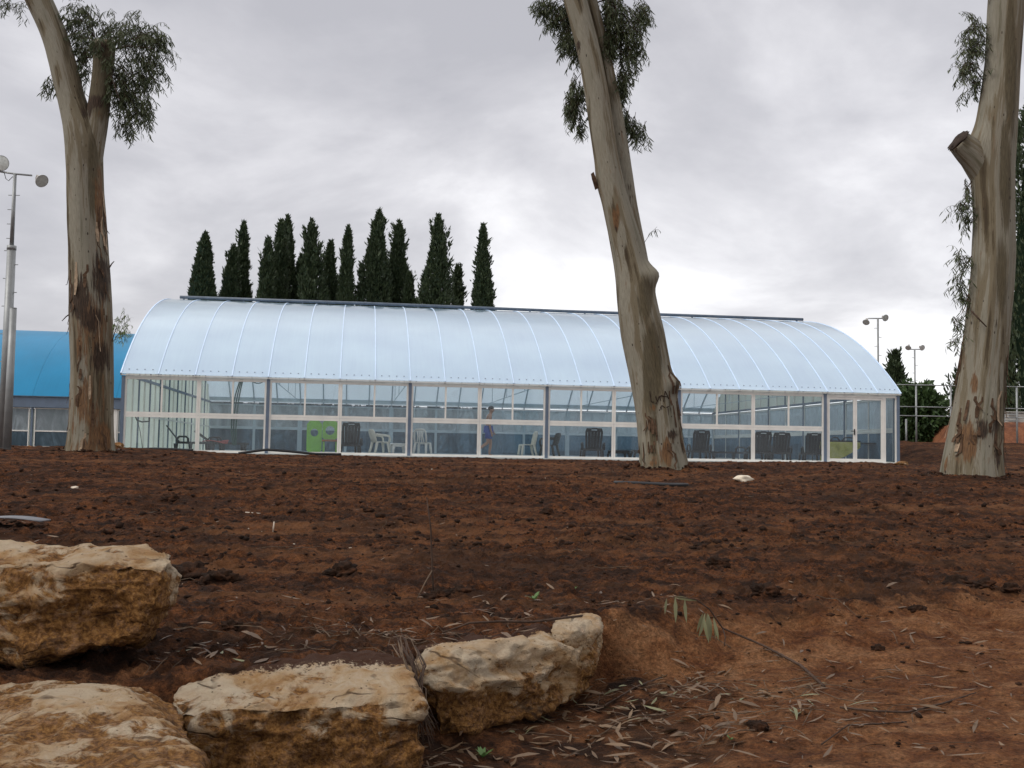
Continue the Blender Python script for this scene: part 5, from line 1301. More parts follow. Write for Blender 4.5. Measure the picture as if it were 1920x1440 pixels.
# ------------------------------------------------------------------ gum trees
def resample(pts, step):
    P = np.array(pts, float); seg = np.linalg.norm(np.diff(P[:, :3], axis=0), axis=1); s = np.concatenate([[0], np.cumsum(seg)])
    n = max(4, int(s[-1] / step)); t = np.linspace(0, s[-1], n)
    # smooth: interpolate with a small moving average
    Q = np.stack([np.interp(t, s, P[:, i]) for i in range(P.shape[1])], 1)
    k = max(1, int(0.5 / step)); ker = np.ones(2 * k + 1) / (2 * k + 1)
    pad = np.concatenate([np.repeat(Q[:1], k, 0) * 1.0, Q, np.repeat(Q[-1:], k, 0)])
    pad[:k] = Q[0] - (Q[k:0:-1] - Q[0]); pad[-k:] = Q[-1] - (Q[-2:-k - 2:-1] - Q[-1])
    S = np.stack([np.convolve(pad[:, i], ker, 'valid') for i in range(Q.shape[1])], 1)
    return t, S
class Stem:
    """generalised cylinder along rows (x, y, z, r)"""
    def __init__(self, rows, seed, nseg=44, step=0.085, lump=0.05, flare=0.0, bumps=(), flute=0.03):
        self.t, self.S = resample(rows, step); self.nseg = nseg; C = self.S[:, :3]; R = self.S[:, 3]
        T = np.gradient(C, axis=0); T /= np.linalg.norm(T, axis=1, keepdims=True)
        ex = np.array([1.0, 0, 0]); A = ex - T * (T @ ex)[:, None]; A /= np.linalg.norm(A, axis=1, keepdims=True); B = np.cross(T, A)
        th = np.linspace(0, 2 * math.pi, nseg, endpoint=False)
        tt, hh = np.meshgrid(self.t, th, indexing='ij')
        ct, st = np.cos(hh), np.sin(hh)
        rr = 1 + lump * fbm(ct * 1.1, st * 1.1, tt * 0.55, oct=3, seed=seed) + flute * fbm(ct * 3.2, st * 3.2, tt * 0.25, oct=2, seed=seed + 5) + 0.012 * fbm(ct * 9, st * 9, tt * 1.6, oct=2, seed=seed + 8)
        if flare:
            rr = rr + flare * np.exp(-tt / 0.38) * (0.75 + 0.9 * np.clip(fbm(ct * 1.7, st * 1.7, oct=2, seed=seed + 15), -0.6, 1))
        self.V = C[:, None] + (A[:, None] * ct[..., None] + B[:, None] * st[..., None]) * (R[:, None] * rr)[..., None]
        W_ = self.V.reshape(-1, 3); pxv = to_px(W_).reshape(*tt.shape, 2)
        for bx_, by_, brx, bry, bh in bumps:
            g_ = bh * np.exp(-((pxv[..., 0] - bx_) / brx) ** 2 - ((pxv[..., 1] - by_) / bry) ** 2)
            self.V = self.V + (A[:, None] * ct[..., None] + B[:, None] * st[..., None]) * (g_ * np.clip(ct * np.sign(bx_ - pxv[..., 0].mean(1, keepdims=True)) + 0.25, 0, 1))[..., None]
        self.Nm = A[:, None] * ct[..., None] + B[:, None] * st[..., None]
        self.tt, self.hh, self.R, self.T = tt, hh, R, T
    def mesh(self, name, parent, off, cap=True, stains_and_shade=None):
        n, k = self.V.shape[:2]; V = self.V.reshape(-1, 3)
        # seam column duplicated for clean UVs
        i = np.arange(n - 1)[:, None] * k; jn = np.arange(k)[None]
        Fc = np.stack([i + jn, i + (jn + 1) % k, i + k + (jn + 1) % k, i + k + jn], -1).reshape(-1, 4)
        o = np_mesh(name, V - np.array(off), Fc, M['bark'], parent, True)
        me = o.data; uv = me.uv_layers.new(name='UVMap')
        u = np.stack([self.hh, self.hh], 0)
        ci = np.tile(np.arange(k), n - 1); ri = np.repeat(np.arange(n - 1), k); rm = float(self.R.mean())
        U = np.stack([ci, ci + 1, ci + 1, ci], 1) / k * 2 * math.pi * rm; Vv = np.stack([self.t[ri], self.t[ri], self.t[ri + 1], self.t[ri + 1]], 1)
        uv.data.foreach_set('uv', np.stack([U, Vv], -1).astype(np.float32).ravel())
        px = to_px(V); front = (self.Nm[..., 1].ravel() < 0.35)
        for nm in ('dark', 'rust', 'pale', 'shade'):  # bark's own marks, plus shading painted along the trunk sides
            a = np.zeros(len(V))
            for (x, y, rx, ry, s) in (stains_and_shade or {}).get(nm, []):
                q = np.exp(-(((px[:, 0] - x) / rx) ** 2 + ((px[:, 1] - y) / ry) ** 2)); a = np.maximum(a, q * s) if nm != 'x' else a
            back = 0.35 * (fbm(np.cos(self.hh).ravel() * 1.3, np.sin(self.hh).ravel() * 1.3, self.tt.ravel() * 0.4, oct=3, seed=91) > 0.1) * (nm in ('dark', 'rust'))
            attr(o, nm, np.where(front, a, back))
        if cap:
            bm = bmesh.new(); bm.from_mesh(me); bm.verts.ensure_lookup_table()
            for st_ in (0, (n - 1) * k):
                try: bm.faces.new([bm.verts[st_ + q] for q in range(k)][::(-1 if st_ == 0 else 1)])
                except ValueError: pass
            bm.to_mesh(me); bm.free()
        return o
    def surf(self, row, ang, lift):
        k = int(ang / (2 * math.pi) * self.nseg) % self.nseg; row = int(np.clip(row, 0, len(self.t) - 1))
        return self.V[row, k] + self.Nm[row, k] * lift, self.Nm[row, k]
def px_rows(rows, d, slope=0.0):
    """rows (x_left, x_right, y) bottom to top"""
    out_ = []
    for xl, xr, y in rows:
        c = at((xl + xr) / 2, y, d); out_.append((c.x, c.y, c.z, (xr - xl) / 2 / F * d))
    return out_
def bark_strips(stem, root, off, zones, n, mats=('bark_strip', 'bark_pale'), rs=None):
    rs = rs or rnd
    for i in range(n):
        a0, a1, t0, t1, lmin, lmax = zones[i % len(zones)]
        ang = rs.uniform(a0, a1); t = rs.uniform(t0, t1); ln = rs.uniform(lmin, lmax); w = rs.uniform(0.012, 0.05)
        r0 = int(np.searchsorted(stem.t, t)); r1 = int(np.searchsorted(stem.t, t + ln)); m = 7; vs = []
        curl = rs.uniform(0.01, 0.09)
        for k in range(m):
            u = k / (m - 1); row = r0 + (r1 - r0) * u; wk = w * (0.35 + 0.65 * math.sin(math.pi * (0.12 + 0.8 * u))) * rs.uniform(.75, 1.2)
            p, nrm = stem.surf(row, ang + 0.05 * math.sin(u * 4 + i), 0.006 + curl * (1 - u) ** 3)
            tang = np.cross(nrm, stem.T[int(np.clip(row, 0, len(stem.t) - 1))])
            for sg in (-1, 1):
                q = p + tang * wk * sg; vs += [q, q - nrm * 0.006]
        fs = []
        for k in range(m - 1):
            q = 4 * k; fs += [(q, q + 2, q + 6, q + 4), (q + 1, q + 5, q + 7, q + 3), (q, q + 4, q + 5, q + 1), (q + 2, q + 3, q + 7, q + 6)]
        mb = MB(); mb.add(vs, fs); mb.build('bark_strip', M[mats[0] if rs.random() < 0.7 else mats[1]], root, False, off)

class Foliage:
    """hanging gum leaves on fine drooping twigs"""
    def __init__(self, seed): self.P, self.D, self.Nn, self.Ln, self.Wd = [], [], [], [], []; self.tw = MB(); self.r = random.Random(seed)
    def spray(self, p0, dirv, ln, nl, leaf=0.15, thick=0.006):
        r = self.r; p = Vector(p0); d = Vector(dirv).normalized(); pts = [p.copy()]; st = ln / 6
        for k in range(6):
            d = (d + Vector((r.uniform(-.18, .18), r.uniform(-.18, .18), -0.20 - 0.05 * k))).normalized(); p = p + d * st; pts.append(p.copy())
        self.tw.tube(pts, [thick * (1 - 0.13 * k) for k in range(7)], 4, False)
        for i in range(nl):
            u = 0.12 + 0.88 * (i + r.random()) / nl; k = min(5, int(u * 6)); q = pts[k].lerp(pts[k + 1], u * 6 - k)
            a = r.uniform(0, 6.28); dr = Vector((math.cos(a) * 0.55, math.sin(a) * 0.55, -r.uniform(0.35, 1.3))).normalized()
            nn = Vector((r.uniform(-1, 1), r.uniform(-1, 1), r.uniform(-.4, .4))).normalized(); l = leaf * r.uniform(0.6, 1.25)
            self.P.append(q); self.D.append(dr); self.Nn.append(nn); self.Ln.append(l); self.Wd.append(l * r.uniform(0.055, 0.095))
    def blob(self, px, py, rx, ry, d, n, nl=16, ln=0.6, leaf=0.15, src=None, dep=None):
        """n sprays inside an ellipse given in photo pixels at depth d"""
        r = self.r; k = d / F; c = at(px, py, d); R = Vector((rx * k, (dep or (rx + ry) / 2 * k), ry * k))
        for i in range(n):
            while True:
                v = Vector((r.uniform(-1, 1), r.uniform(-1, 1), r.uniform(-1, 1)))
                if v.length < 1: break
            p = c + Vector((v.x * R.x, v.y * R.y, v.z * R.z))
            out_ = (p - (Vector(src) if src is not None else c)); out_ = out_.normalized() if out_.length > 1e-3 else Vector((1, 0, 0))
            dv = out_ * 0.8 + Vector((r.uniform(-.4, .4), r.uniform(-.4, .4), r.uniform(-.1, .6)))
            self.spray(p - dv.normalized() * ln * 0.45, dv, ln * r.uniform(.7, 1.25), nl, leaf)
    def limb(self, a, b, r0, r1):
        a, b = Vector(a), Vector(b); m = a.lerp(b, .5) + Vector((0, 0, (b - a).length * 0.08)); self.tw.tube([a, a.lerp(m, .5), m, m.lerp(b, .5), b], [r0, r0 * .8 + r1 * .2, (r0 + r1) / 2, r1 * .8 + r0 * .2, r1], 6)
    def build(self, root, off, mat='gum_leaf'):
        V, Fc = leaf_strips(np.array([p[:] for p in self.P]) - np.array(off), np.array([p[:] for p in self.D]), np.array([p[:] for p in self.Nn]), np.array(self.Ln), np.array(self.Wd), (nrs.rand(len(self.P)) - .5) * 0.5)
        o = np_mesh('crown', V, Fc, M[mat], root, True)
        kind(self.tw.build('twigs', M['twig'], root, True, off), 'stuff'); return o

def ext(rows, n, dx, dy, shrink=0.95):
    """continue the stem above the picture"""
    rows = list(rows)
    for i in range(n):
        xl, xr, y = rows[-1]; w = (xr - xl) * shrink; c = (xl + xr) / 2 + dx; rows.append((c - w / 2, c + w / 2, y - dy))
    return rows

def left_tree():
    d = 28.0; b = at(170, 850, d); b.z = gz(b.x, b.y); off = b[:]
    root = empty('gum_tree', b); tag(root, 'thick forked gum tree on the left with leafy sprouts and dark peeling base', 'tree', 'gum trees')
    rows = [(120, 218, 870), (126, 213, 850), (130, 211, 800), (135, 210, 720), (132, 211, 650), (130, 210, 590), (130, 207, 530), (131, 201, 480), (129, 198, 420), (127.5, 193, 350), (126, 192, 300), (122, 192, 262), (116, 176, 225), (110, 160, 195), (100, 151, 150), (90, 137, 100), (74, 119, 50), (50, 99, 0)]
    rows = ext(rows, 7, -26, 55, 0.93)
    st = Stem(px_rows(rows, d), 5, flare=0.10)
    stains_and_shade = {'dark': [(150, 560, 22, 50, 1.0), (190, 520, 22, 60, 0.95), (170, 600, 34, 34, 0.8), (188, 670, 22, 36, 0.95), (205, 430, 8, 40, 0.9), (128, 560, 10, 70, 0.7), (150, 700, 10, 40, 0.45), (205, 720, 8, 80, 0.5), (155, 835, 20, 16, 0.6), (190, 830, 24, 12, 0.5), (133, 130, 6, 40, 0.5), (160, 210, 12, 22, 0.7), (175, 600, 40, 110, 0.42), (180, 790, 34, 60, 0.30)],
              'rust': [(175, 620, 60, 110, 0.62), (165, 760, 60, 100, 0.60), (186, 380, 12, 110, 0.75), (190, 820, 26, 40, 0.85), (150, 650, 20, 40, 0.7), (170, 770, 34, 40, 0.55), (160, 840, 44, 30, 0.65), (190, 240, 10, 60, 0.5)],
              'pale': [(140, 380, 16, 150, 0.85), (120, 200, 16, 80, 0.85), (95, 90, 18, 70, 0.8), (140, 470, 14, 40, 0.6), (150, 720, 14, 50, 0.35), (70, 20, 20, 40, 0.7)],
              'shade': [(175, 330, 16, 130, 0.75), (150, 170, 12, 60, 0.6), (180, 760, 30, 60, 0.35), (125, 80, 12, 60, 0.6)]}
    st.mesh('trunk', root, off, True, stains_and_shade)
    sr = [(150, 190, 330), (148, 193, 290), (152, 198, 262), (160, 203, 225), (165, 206, 195), (172, 209, 150), (175, 214, 105), (176, 216, 80)]
    s2 = Stem(px_rows(sr, d), 25, 32, lump=0.07)
    s2.mesh('cut_limb', root, off, True, {'dark': [(180, 190, 26, 16, 0.9), (185, 90, 30, 16, 0.8), (168, 200, 8, 30, 0.9)], 'shade': [(190, 150, 40, 90, 0.95)], 'rust': [(185, 215, 12, 20, 0.5)]})
    bark_strips(st, root, off, [(2.6, 3.6, 2.6, 4.6, 0.4, 1.3), (3.4, 6.2, 2.0, 4.8, 0.3, 0.9), (5.6, 6.28, 3.5, 6.4, 0.4, 1.0), (3.3, 6.2, 0.2, 2.2, 0.2, 0.6)], 38)
    # snapped twigs sticking out of the trunk
    for (x0, y0, x1, y1) in ((205, 502, 214, 490), (132, 588, 116, 602)):
        p, q = at(x0, y0, d - 0.2), at(x1, y1, d - 0.25); MB().tube([p, p.lerp(q, .5) + Vector((0, 0, .02)), q], [0.02, 0.016, 0.01], 6).build('snag', M['twig'], root, True, off)
    f = Foliage(31); top = at(195, 85, d)
    for a in [(178, 75, 16, 16, 14), (205, 110, 14, 20, 10), (215, 70, 14, 16, 12)]: f.blob(a[0], a[1], a[2], a[3], d - 0.5, a[4], 15, 0.45, 0.16, top, 0.15)
    for (x, y) in ((240, 60), (285, 90), (250, 150), (225, 190), (160, 40), (150, 100), (285, 60), (265, 200), (110, 130)):
        f.limb(at(195, 95 + abs(y - 100) * 0.3, d + 0.1), at(x, y, d + rnd.uniform(-.6, .6)), 0.022, 0.008)
    for a in [(240, 55, 50, 34, 46), (285, 80, 34, 34, 30), (250, 130, 46, 34, 40), (285, 125, 26, 28, 18), (222, 170, 26, 36, 36), (258, 185, 34, 34, 34), (240, 225, 28, 22, 16), (150, 30, 30, 28, 26), (160, 70, 20, 30, 26), (155, 120, 12, 36, 16), (190, 40, 24, 24, 12), (300, 60, 20, 20, 8), (280, 215, 14, 20, 6), (100, 150, 16, 14, 5), (85, 150, 12, 12, 3)]:
        f.blob(a[0], a[1], a[2], a[3], d + 0.15, int(a[4] * 1.7), 17, 0.55, 0.17, top)
    f.blob(22, 8, 22, 14, d, 16, 14, 0.5, 0.15); f.limb(at(70, -20, d), at(20, 0, d), 0.03, 0.008)
    for a in [(40, -80, 80, 50, 60), (-40, -160, 90, 60, 60), (120, -60, 60, 40, 30)]: f.blob(a[0], a[1], a[2], a[3], d, a[4], 14, 0.7, 0.16)
    f.build(root, off)
    g = Foliage(77); s0 = at(210, 640, d - 0.3)
    g.limb(s0, at(228, 590, d - 0.35), 0.012, 0.005)
    g.blob(226, 605, 14, 26, d - 0.35, 16, 9, 0.32, 0.13, s0); g.blob(238, 612, 10, 16, d - 0.35, 6, 7, 0.3, 0.12, s0); g.blob(226, 632, 12, 10, d - .35, 5, 7, 0.25, 0.12, s0)
    o = g.build(root, off, 'gum_leaf_young'); o.name = 'sprout_leaves'
left_tree()

def middle_tree():
    d = 26.0; b = at(1243, 880, d); b.z = gz(b.x, b.y); off = b[:]
    root = empty('gum_tree', b); tag(root, 'leaning pale gum tree in the middle with carved letters on its trunk', 'tree', 'gum trees')
    rows = [(1196, 1296, 900), (1200, 1289, 876), (1196.6, 1280, 820), (1190, 1272, 760), (1179, 1260.5, 700), (1166, 1248, 640), (1157, 1236.5, 584), (1154, 1226, 540), (1153, 1216, 500), (1140.5, 1199, 440), (1127.5, 1180, 380), (1113, 1161, 300), (1100.5, 1147, 200), (1083, 1127.5, 100), (1057, 1101, 0)]
    rows = ext(rows, 7, -16, 55, 0.93)
    st = Stem(px_rows(rows, d), 61, flare=0.10, bumps=[(1224, 516, 20, 19, 0.19), (1261, 720, 14, 15, 0.14), (1118, 350, 12, 30, 0.05)])
    stains_and_shade = {'dark': [(1262, 815, 12, 14, 0.85), (1230, 745, 6, 12, 0.5), (1112, 300, 6, 60, 0.5), (1085, 85, 5, 14, 0.9), (1155, 430, 6, 14, 0.6), (1255, 770, 14, 14, 0.45), (1268, 845, 10, 30, 0.5), (1200, 800, 5, 60, 0.4), (1240, 852, 8, 14, 0.4), (1240, 524, 7, 18, 0.85), (1268, 722, 6, 12, 0.8)],
              'rust': [(1250, 850, 16, 34, 0.85), (1155, 410, 9, 36, 0.85), (1225, 765, 10, 12, 0.6), (1245, 800, 16, 20, 0.45), (1220, 868, 26, 12, 0.6), (1200, 540, 8, 80, 0.35), (1270, 825, 8, 22, 0.5)],
              'pale': [(1199, 740, 9, 70, 0.95), (1182, 640, 10, 80, 0.95), (1172, 540, 12, 70, 0.9), (1207, 830, 6, 50, 0.8), (1140, 330, 18, 80, 0.85), (1120, 200, 16, 90, 0.85), (1095, 70, 16, 80, 0.8), (1165, 450, 14, 60, 0.75), (1245, 790, 12, 30, 0.5), (1262, 745, 9, 40, 0.55)],
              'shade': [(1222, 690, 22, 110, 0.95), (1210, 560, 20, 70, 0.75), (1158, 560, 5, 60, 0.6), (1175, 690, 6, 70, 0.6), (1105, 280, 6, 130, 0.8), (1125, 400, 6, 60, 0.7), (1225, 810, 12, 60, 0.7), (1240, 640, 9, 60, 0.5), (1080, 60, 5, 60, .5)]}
    st.mesh('trunk', root, off, True, stains_and_shade)
    # second stem behind
    r2 = [(1176, 1222, 520), (1172, 1206, 440), (1163, 1196, 390), (1150, 1184, 310), (1138, 1170, 220), (1128, 1154, 140), (1112, 1136, 60), (1098, 1120, 0)]
    r2 = ext(r2, 7, -14, 55, 0.92)
    s2 = Stem(px_rows(r2, d + 0.55), 66, 32, lump=0.05); s2.mesh('second_stem', root, off, True, {'pale': [(1165, 300, 40, 200, 0.7)], 'dark': [(1182, 350, 8, 16, 0.6), (1185, 370, 6, 10, .6)], 'shade': [(1150, 180, 20, 60, 0.6)]})
    # torn bark flag on the left side
    p = at(1120, 352, d - 0.1)
    V = [at(1123, 352, d - .1), at(1118, 335, d - .15), at(1113, 322, d - .15), at(1108, 326, d - .16), at(1110, 336, d - .15), at(1116, 356, d - .12)]
    mb = MB(); vs = [v for v in V] + [v + Vector((0, 0.02, 0)) for v in V]; n = 6; mb.add(vs, [tuple(range(n)), tuple(range(n, 2 * n))[::-1]] + [(k, (k + 1) % n, n + (k + 1) % n, n + k) for k in range(n)][::1]); mb.build('torn_bark', M['bark_strip'], root, False, off)
    bark_strips(st, root, off, [(3.6, 6.2, 0.1, 1.6, 0.2, 0.6), (5.2, 6.28, 0.3, 2.2, 0.2, 0.7), (3.2, 6.2, 0.3, 1.2, 0.1, 0.3)], 26, ('bark_strip', 'bark_strip'))
    # carved letters: strokes laid on the bark at the photo's place
    from mathutils.bvhtree import BVHTree
    V = st.V.reshape(-1, 3); n_, k_ = st.V.shape[:2]
    i = np.arange(n_ - 1)[:, None] * k_; jn = np.arange(k_)[None]; Fc = np.stack([i + jn, i + (jn + 1) % k_, i + k_ + (jn + 1) % k_, i + k_ + jn], -1).reshape(-1, 4)
    bvh = BVHTree.FromPolygons([tuple(v) for v in V], [tuple(f) for f in Fc])
    def on(x, y):
        e_ = Vector((0, 0, EYE)); q = at(x, y, 20) - e_; h = bvh.ray_cast(e_, q.normalized()); return (h[0] - q.normalized() * 0.008) if h[0] is not None else at(x, y, d - .6)
    def stroke(pts, r=0.013):
        fp = []
        for a, c in zip(pts[:-1], pts[1:]):
            for k in range(4): fp.append(on(a[0] + (c[0] - a[0]) * k / 4, a[1] + (c[1] - a[1]) * k / 4))
        fp.append(on(*pts[-1])); return fp
    c0 = on(1235, 745)
    for name, strokes in (('carved_letter', [[(1218, 733), (1219.5, 743), (1220.5, 753)], [(1220.5, 753), (1226, 754)]]),
                          ('carved_letter', [[(1229, 743), (1231, 750), (1233, 751)], [(1236, 742), (1233, 751), (1230, 757)]]),
                          ('carved_letter', [[(1237, 743), (1238, 751)], [(1237.5, 744), (1240, 741), (1243, 742)]]),
                          ('carved_letter', [[(1247, 733), (1245.5, 743), (1244, 753)], [(1247, 733), (1251, 741), (1254, 748)], [(1240, 742.5), (1247, 743), (1253, 745)]]),
                          ('carved_mark', [[(1238, 765), (1241, 760), (1245, 763), (1247, 764)], [(1239, 768), (1240, 764)], [(1250, 764), (1255, 761)]])):
        mb = MB()
        for s in strokes: mb.tube(stroke(s), 0.0095, 5)
        mb.build(name, M['carving'], root, True, off)
    f = Foliage(41); top = at(1130, -40, d + .6)
    for (x, y) in ((1200, 40), (1180, 120), (1050, 40), (1080, 150), (1190, 230), (1195, 60), (1165, 30), (1070, 210)):
        f.limb(at(1135, max(0, y - 60), d + .6), at(x, y, d + .5 + rnd.uniform(-.4, .4)), 0.02, 0.007)
    for a in [(1150, 30, 26, 50, 60), (1140, 85, 18, 36, 46), (1185, 50, 26, 44, 40), (1180, 110, 22, 32, 24), (1205, 15, 20, 20, 18), (1200, 85, 14, 20, 8), (1050, 25, 30, 24, 40), (1020, 6, 26, 12, 22), (1065, 75, 22, 28, 26), (1078, 110, 12, 14, 8), (1078, 175, 20, 26, 26), (1072, 205, 18, 20, 16), (1090, 235, 10, 16, 8), (1165, 150, 18, 20, 16), (1172, 165, 10, 14, 8), (1170, 225, 14, 16, 10), (1198, 245, 18, 14, 12), (1190, 235, 10, 10, 5)]:
        f.blob(a[0], a[1], a[2], a[3], d + 0.6, int(a[4] * 1.7), 17, 0.5, 0.165, top)
    f.limb(at(1208, 455, d + .3), at(1232, 425, d + .3), 0.006, 0.003); f.blob(1228, 432, 8, 12, d + .3, 3, 6, 0.25, 0.12)
    for a in [(1130, -80, 100, 50, 80), (1060, -150, 110, 60, 70), (1180, -120, 80, 60, 50)]: f.blob(a[0], a[1], a[2], a[3], d + .3, a[4], 14, 0.7, 0.16)
    f.build(root, off)
middle_tree()

def right_tree():
    d = 22.0; b = at(1825, 892, d); b.z = gz(b.x, b.y); off = b[:]
    root = empty('gum_tree', b); tag(root, 'tall grey-green gum tree at the right edge with a sawn stub', 'tree', 'gum trees')
    rows = [(1768, 1882, 915), (1768, 1880, 893), (1774, 1876, 860), (1781, 1875, 820), (1791, 1877, 770), (1798, 1880, 730), (1803.5, 1884, 680), (1810.5, 1890, 620), (1818, 1895, 560), (1825, 1899, 500), (1825, 1900, 450), (1826.5, 1898, 400), (1822, 1899, 340), (1824, 1900, 300), (1830, 1904, 250), (1836, 1908, 200), (1848, 1912, 120), (1851, 1917, 60), (1853, 1921, 0)]
    rows = ext(rows, 7, 5, 55, 0.95)
    st = Stem(px_rows(rows, d), 87, flare=0.05, flute=0.04, bumps=[(1824, 285, 22, 34, 0.16)])
    stains_and_shade = {'dark': [(1843, 805, 16, 26, 0.9), (1868, 800, 8, 60, 0.8), (1832, 790, 10, 12, 0.7), (1784, 855, 6, 20, 0.5), (1870, 860, 8, 30, 0.8), (1838, 620, 4, 4, 0.5), (1866, 605, 4, 16, 0.95), (1846, 600, 5, 5, .5), (1850, 700, 5, 20, 0.4), (1800, 640, 5, 20, .4)],
              'rust': [(1815, 830, 18, 50, 0.95), (1828, 720, 10, 30, 0.75), (1875, 400, 6, 100, 0.4), (1806, 660, 6, 60, 0.6), (1840, 640, 8, 50, 0.35), (1852, 860, 10, 30, 0.6), (1775, 870, 8, 24, 0.8), (1822, 580, 5, 30, .5)],
              'pale': [(1858, 100, 14, 140, 0.9), (1850, 260, 16, 70, 0.75), (1862, 780, 9, 90, 0.8), (1842, 480, 18, 110, 0.55), (1840, 680, 20, 60, 0.5), (1795, 830, 8, 50, 0.7), (1845, 870, 14, 30, .5), (1878, 710, 5, 60, .8)],
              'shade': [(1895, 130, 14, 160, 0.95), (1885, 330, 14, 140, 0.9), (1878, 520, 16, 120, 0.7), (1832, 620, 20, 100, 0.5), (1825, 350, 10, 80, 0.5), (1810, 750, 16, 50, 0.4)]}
    st.mesh('trunk', root, off, True, stains_and_shade)
    # sawn stub pointing left
    p0, p1, p2 = at(1858, 345, d), at(1815, 280, d - .12), at(1797, 264, d - .16)
    rows2 = [(*p0, 0.26), (*at(1838, 305, d - .03), 0.32), (*at(1826, 287, d - .06), 0.31), (*at(1814, 274, d - .10), 0.26), (*p2, 0.235)]
    s2 = Stem(rows2, 92, 30, 0.05, lump=0.08); s2.mesh('cut_limb', root, off, True, {'dark': [(1790, 258, 8, 30, 1.0), (1830, 262, 8, 10, 0.4)], 'shade': [(1812, 270, 20, 20, 0.55)]})
    V0, F0 = ico(3); w = 1 + 0.25 * fbm(V0[:, 0] * 2.5, V0[:, 1] * 2.5, V0[:, 2] * 2.5, oct=3, seed=4)
    q = Vector((p2 - p1)).normalized().to_track_quat('Z', 'Y').to_matrix(); VV = (V0 * w[:, None] * np.array([0.24, 0.24, 0.06])) @ np.array(q).T
    np_mesh('cut_face', VV + np.array(p2) - np.array(off), F0, M['cut_wood'], root, False)
    # fallen twig caught on the trunk
    a, c = at(1821, 583, d - 0.48), at(1850, 613, d - 0.55); MB().tube([a, a.lerp(c, .5), c], [0.02, 0.018, 0.012], 6).build('snag', M['twig'], root, True, off)
    bark_strips(st, root, off, [(2.7, 3.5, 0.2, 4.0, 0.3, 0.9), (3.6, 6.0, 0.1, 1.4, 0.2, 0.7), (5.6, 6.28, 0.2, 2.6, 0.3, 0.9), (3.4, 5.8, 0.6, 1.6, 0.15, 0.4)], 34)
    f = Foliage(51)
    for x0, y0, x1, y1 in ((1846, 70, 1810, 60), (1843, 150, 1815, 120), (1822, 340, 1805, 370), (1822, 480, 1800, 520), (1815, 620, 1792, 600)): f.limb(at(x0, y0, d), at(x1, y1, d), 0.014, 0.005)
    for a in [(1826, 45, 22, 26, 20), (1825, 85, 24, 24, 34), (1815, 120, 20, 24, 24), (1830, 150, 14, 20, 14), (1808, 170, 8, 12, 3), (1814, 345, 8, 24, 6), (1805, 380, 14, 26, 12), (1812, 410, 10, 18, 7), (1800, 480, 16, 22, 10), (1800, 530, 14, 30, 14), (1806, 560, 10, 20, 6), (1795, 600, 16, 16, 8), (1790, 635, 14, 8, 4)]:
        f.blob(a[0], a[1], a[2], a[3], d, int(a[4] * 1.5), 10, 0.42, 0.14)
    for a in [(1880, -80, 100, 40, 60), (1900, -160, 120, 60, 70)]: f.blob(a[0], a[1], a[2], a[3], d, a[4], 14, 0.7, 0.16)
    f.build(root, off)
right_tree()

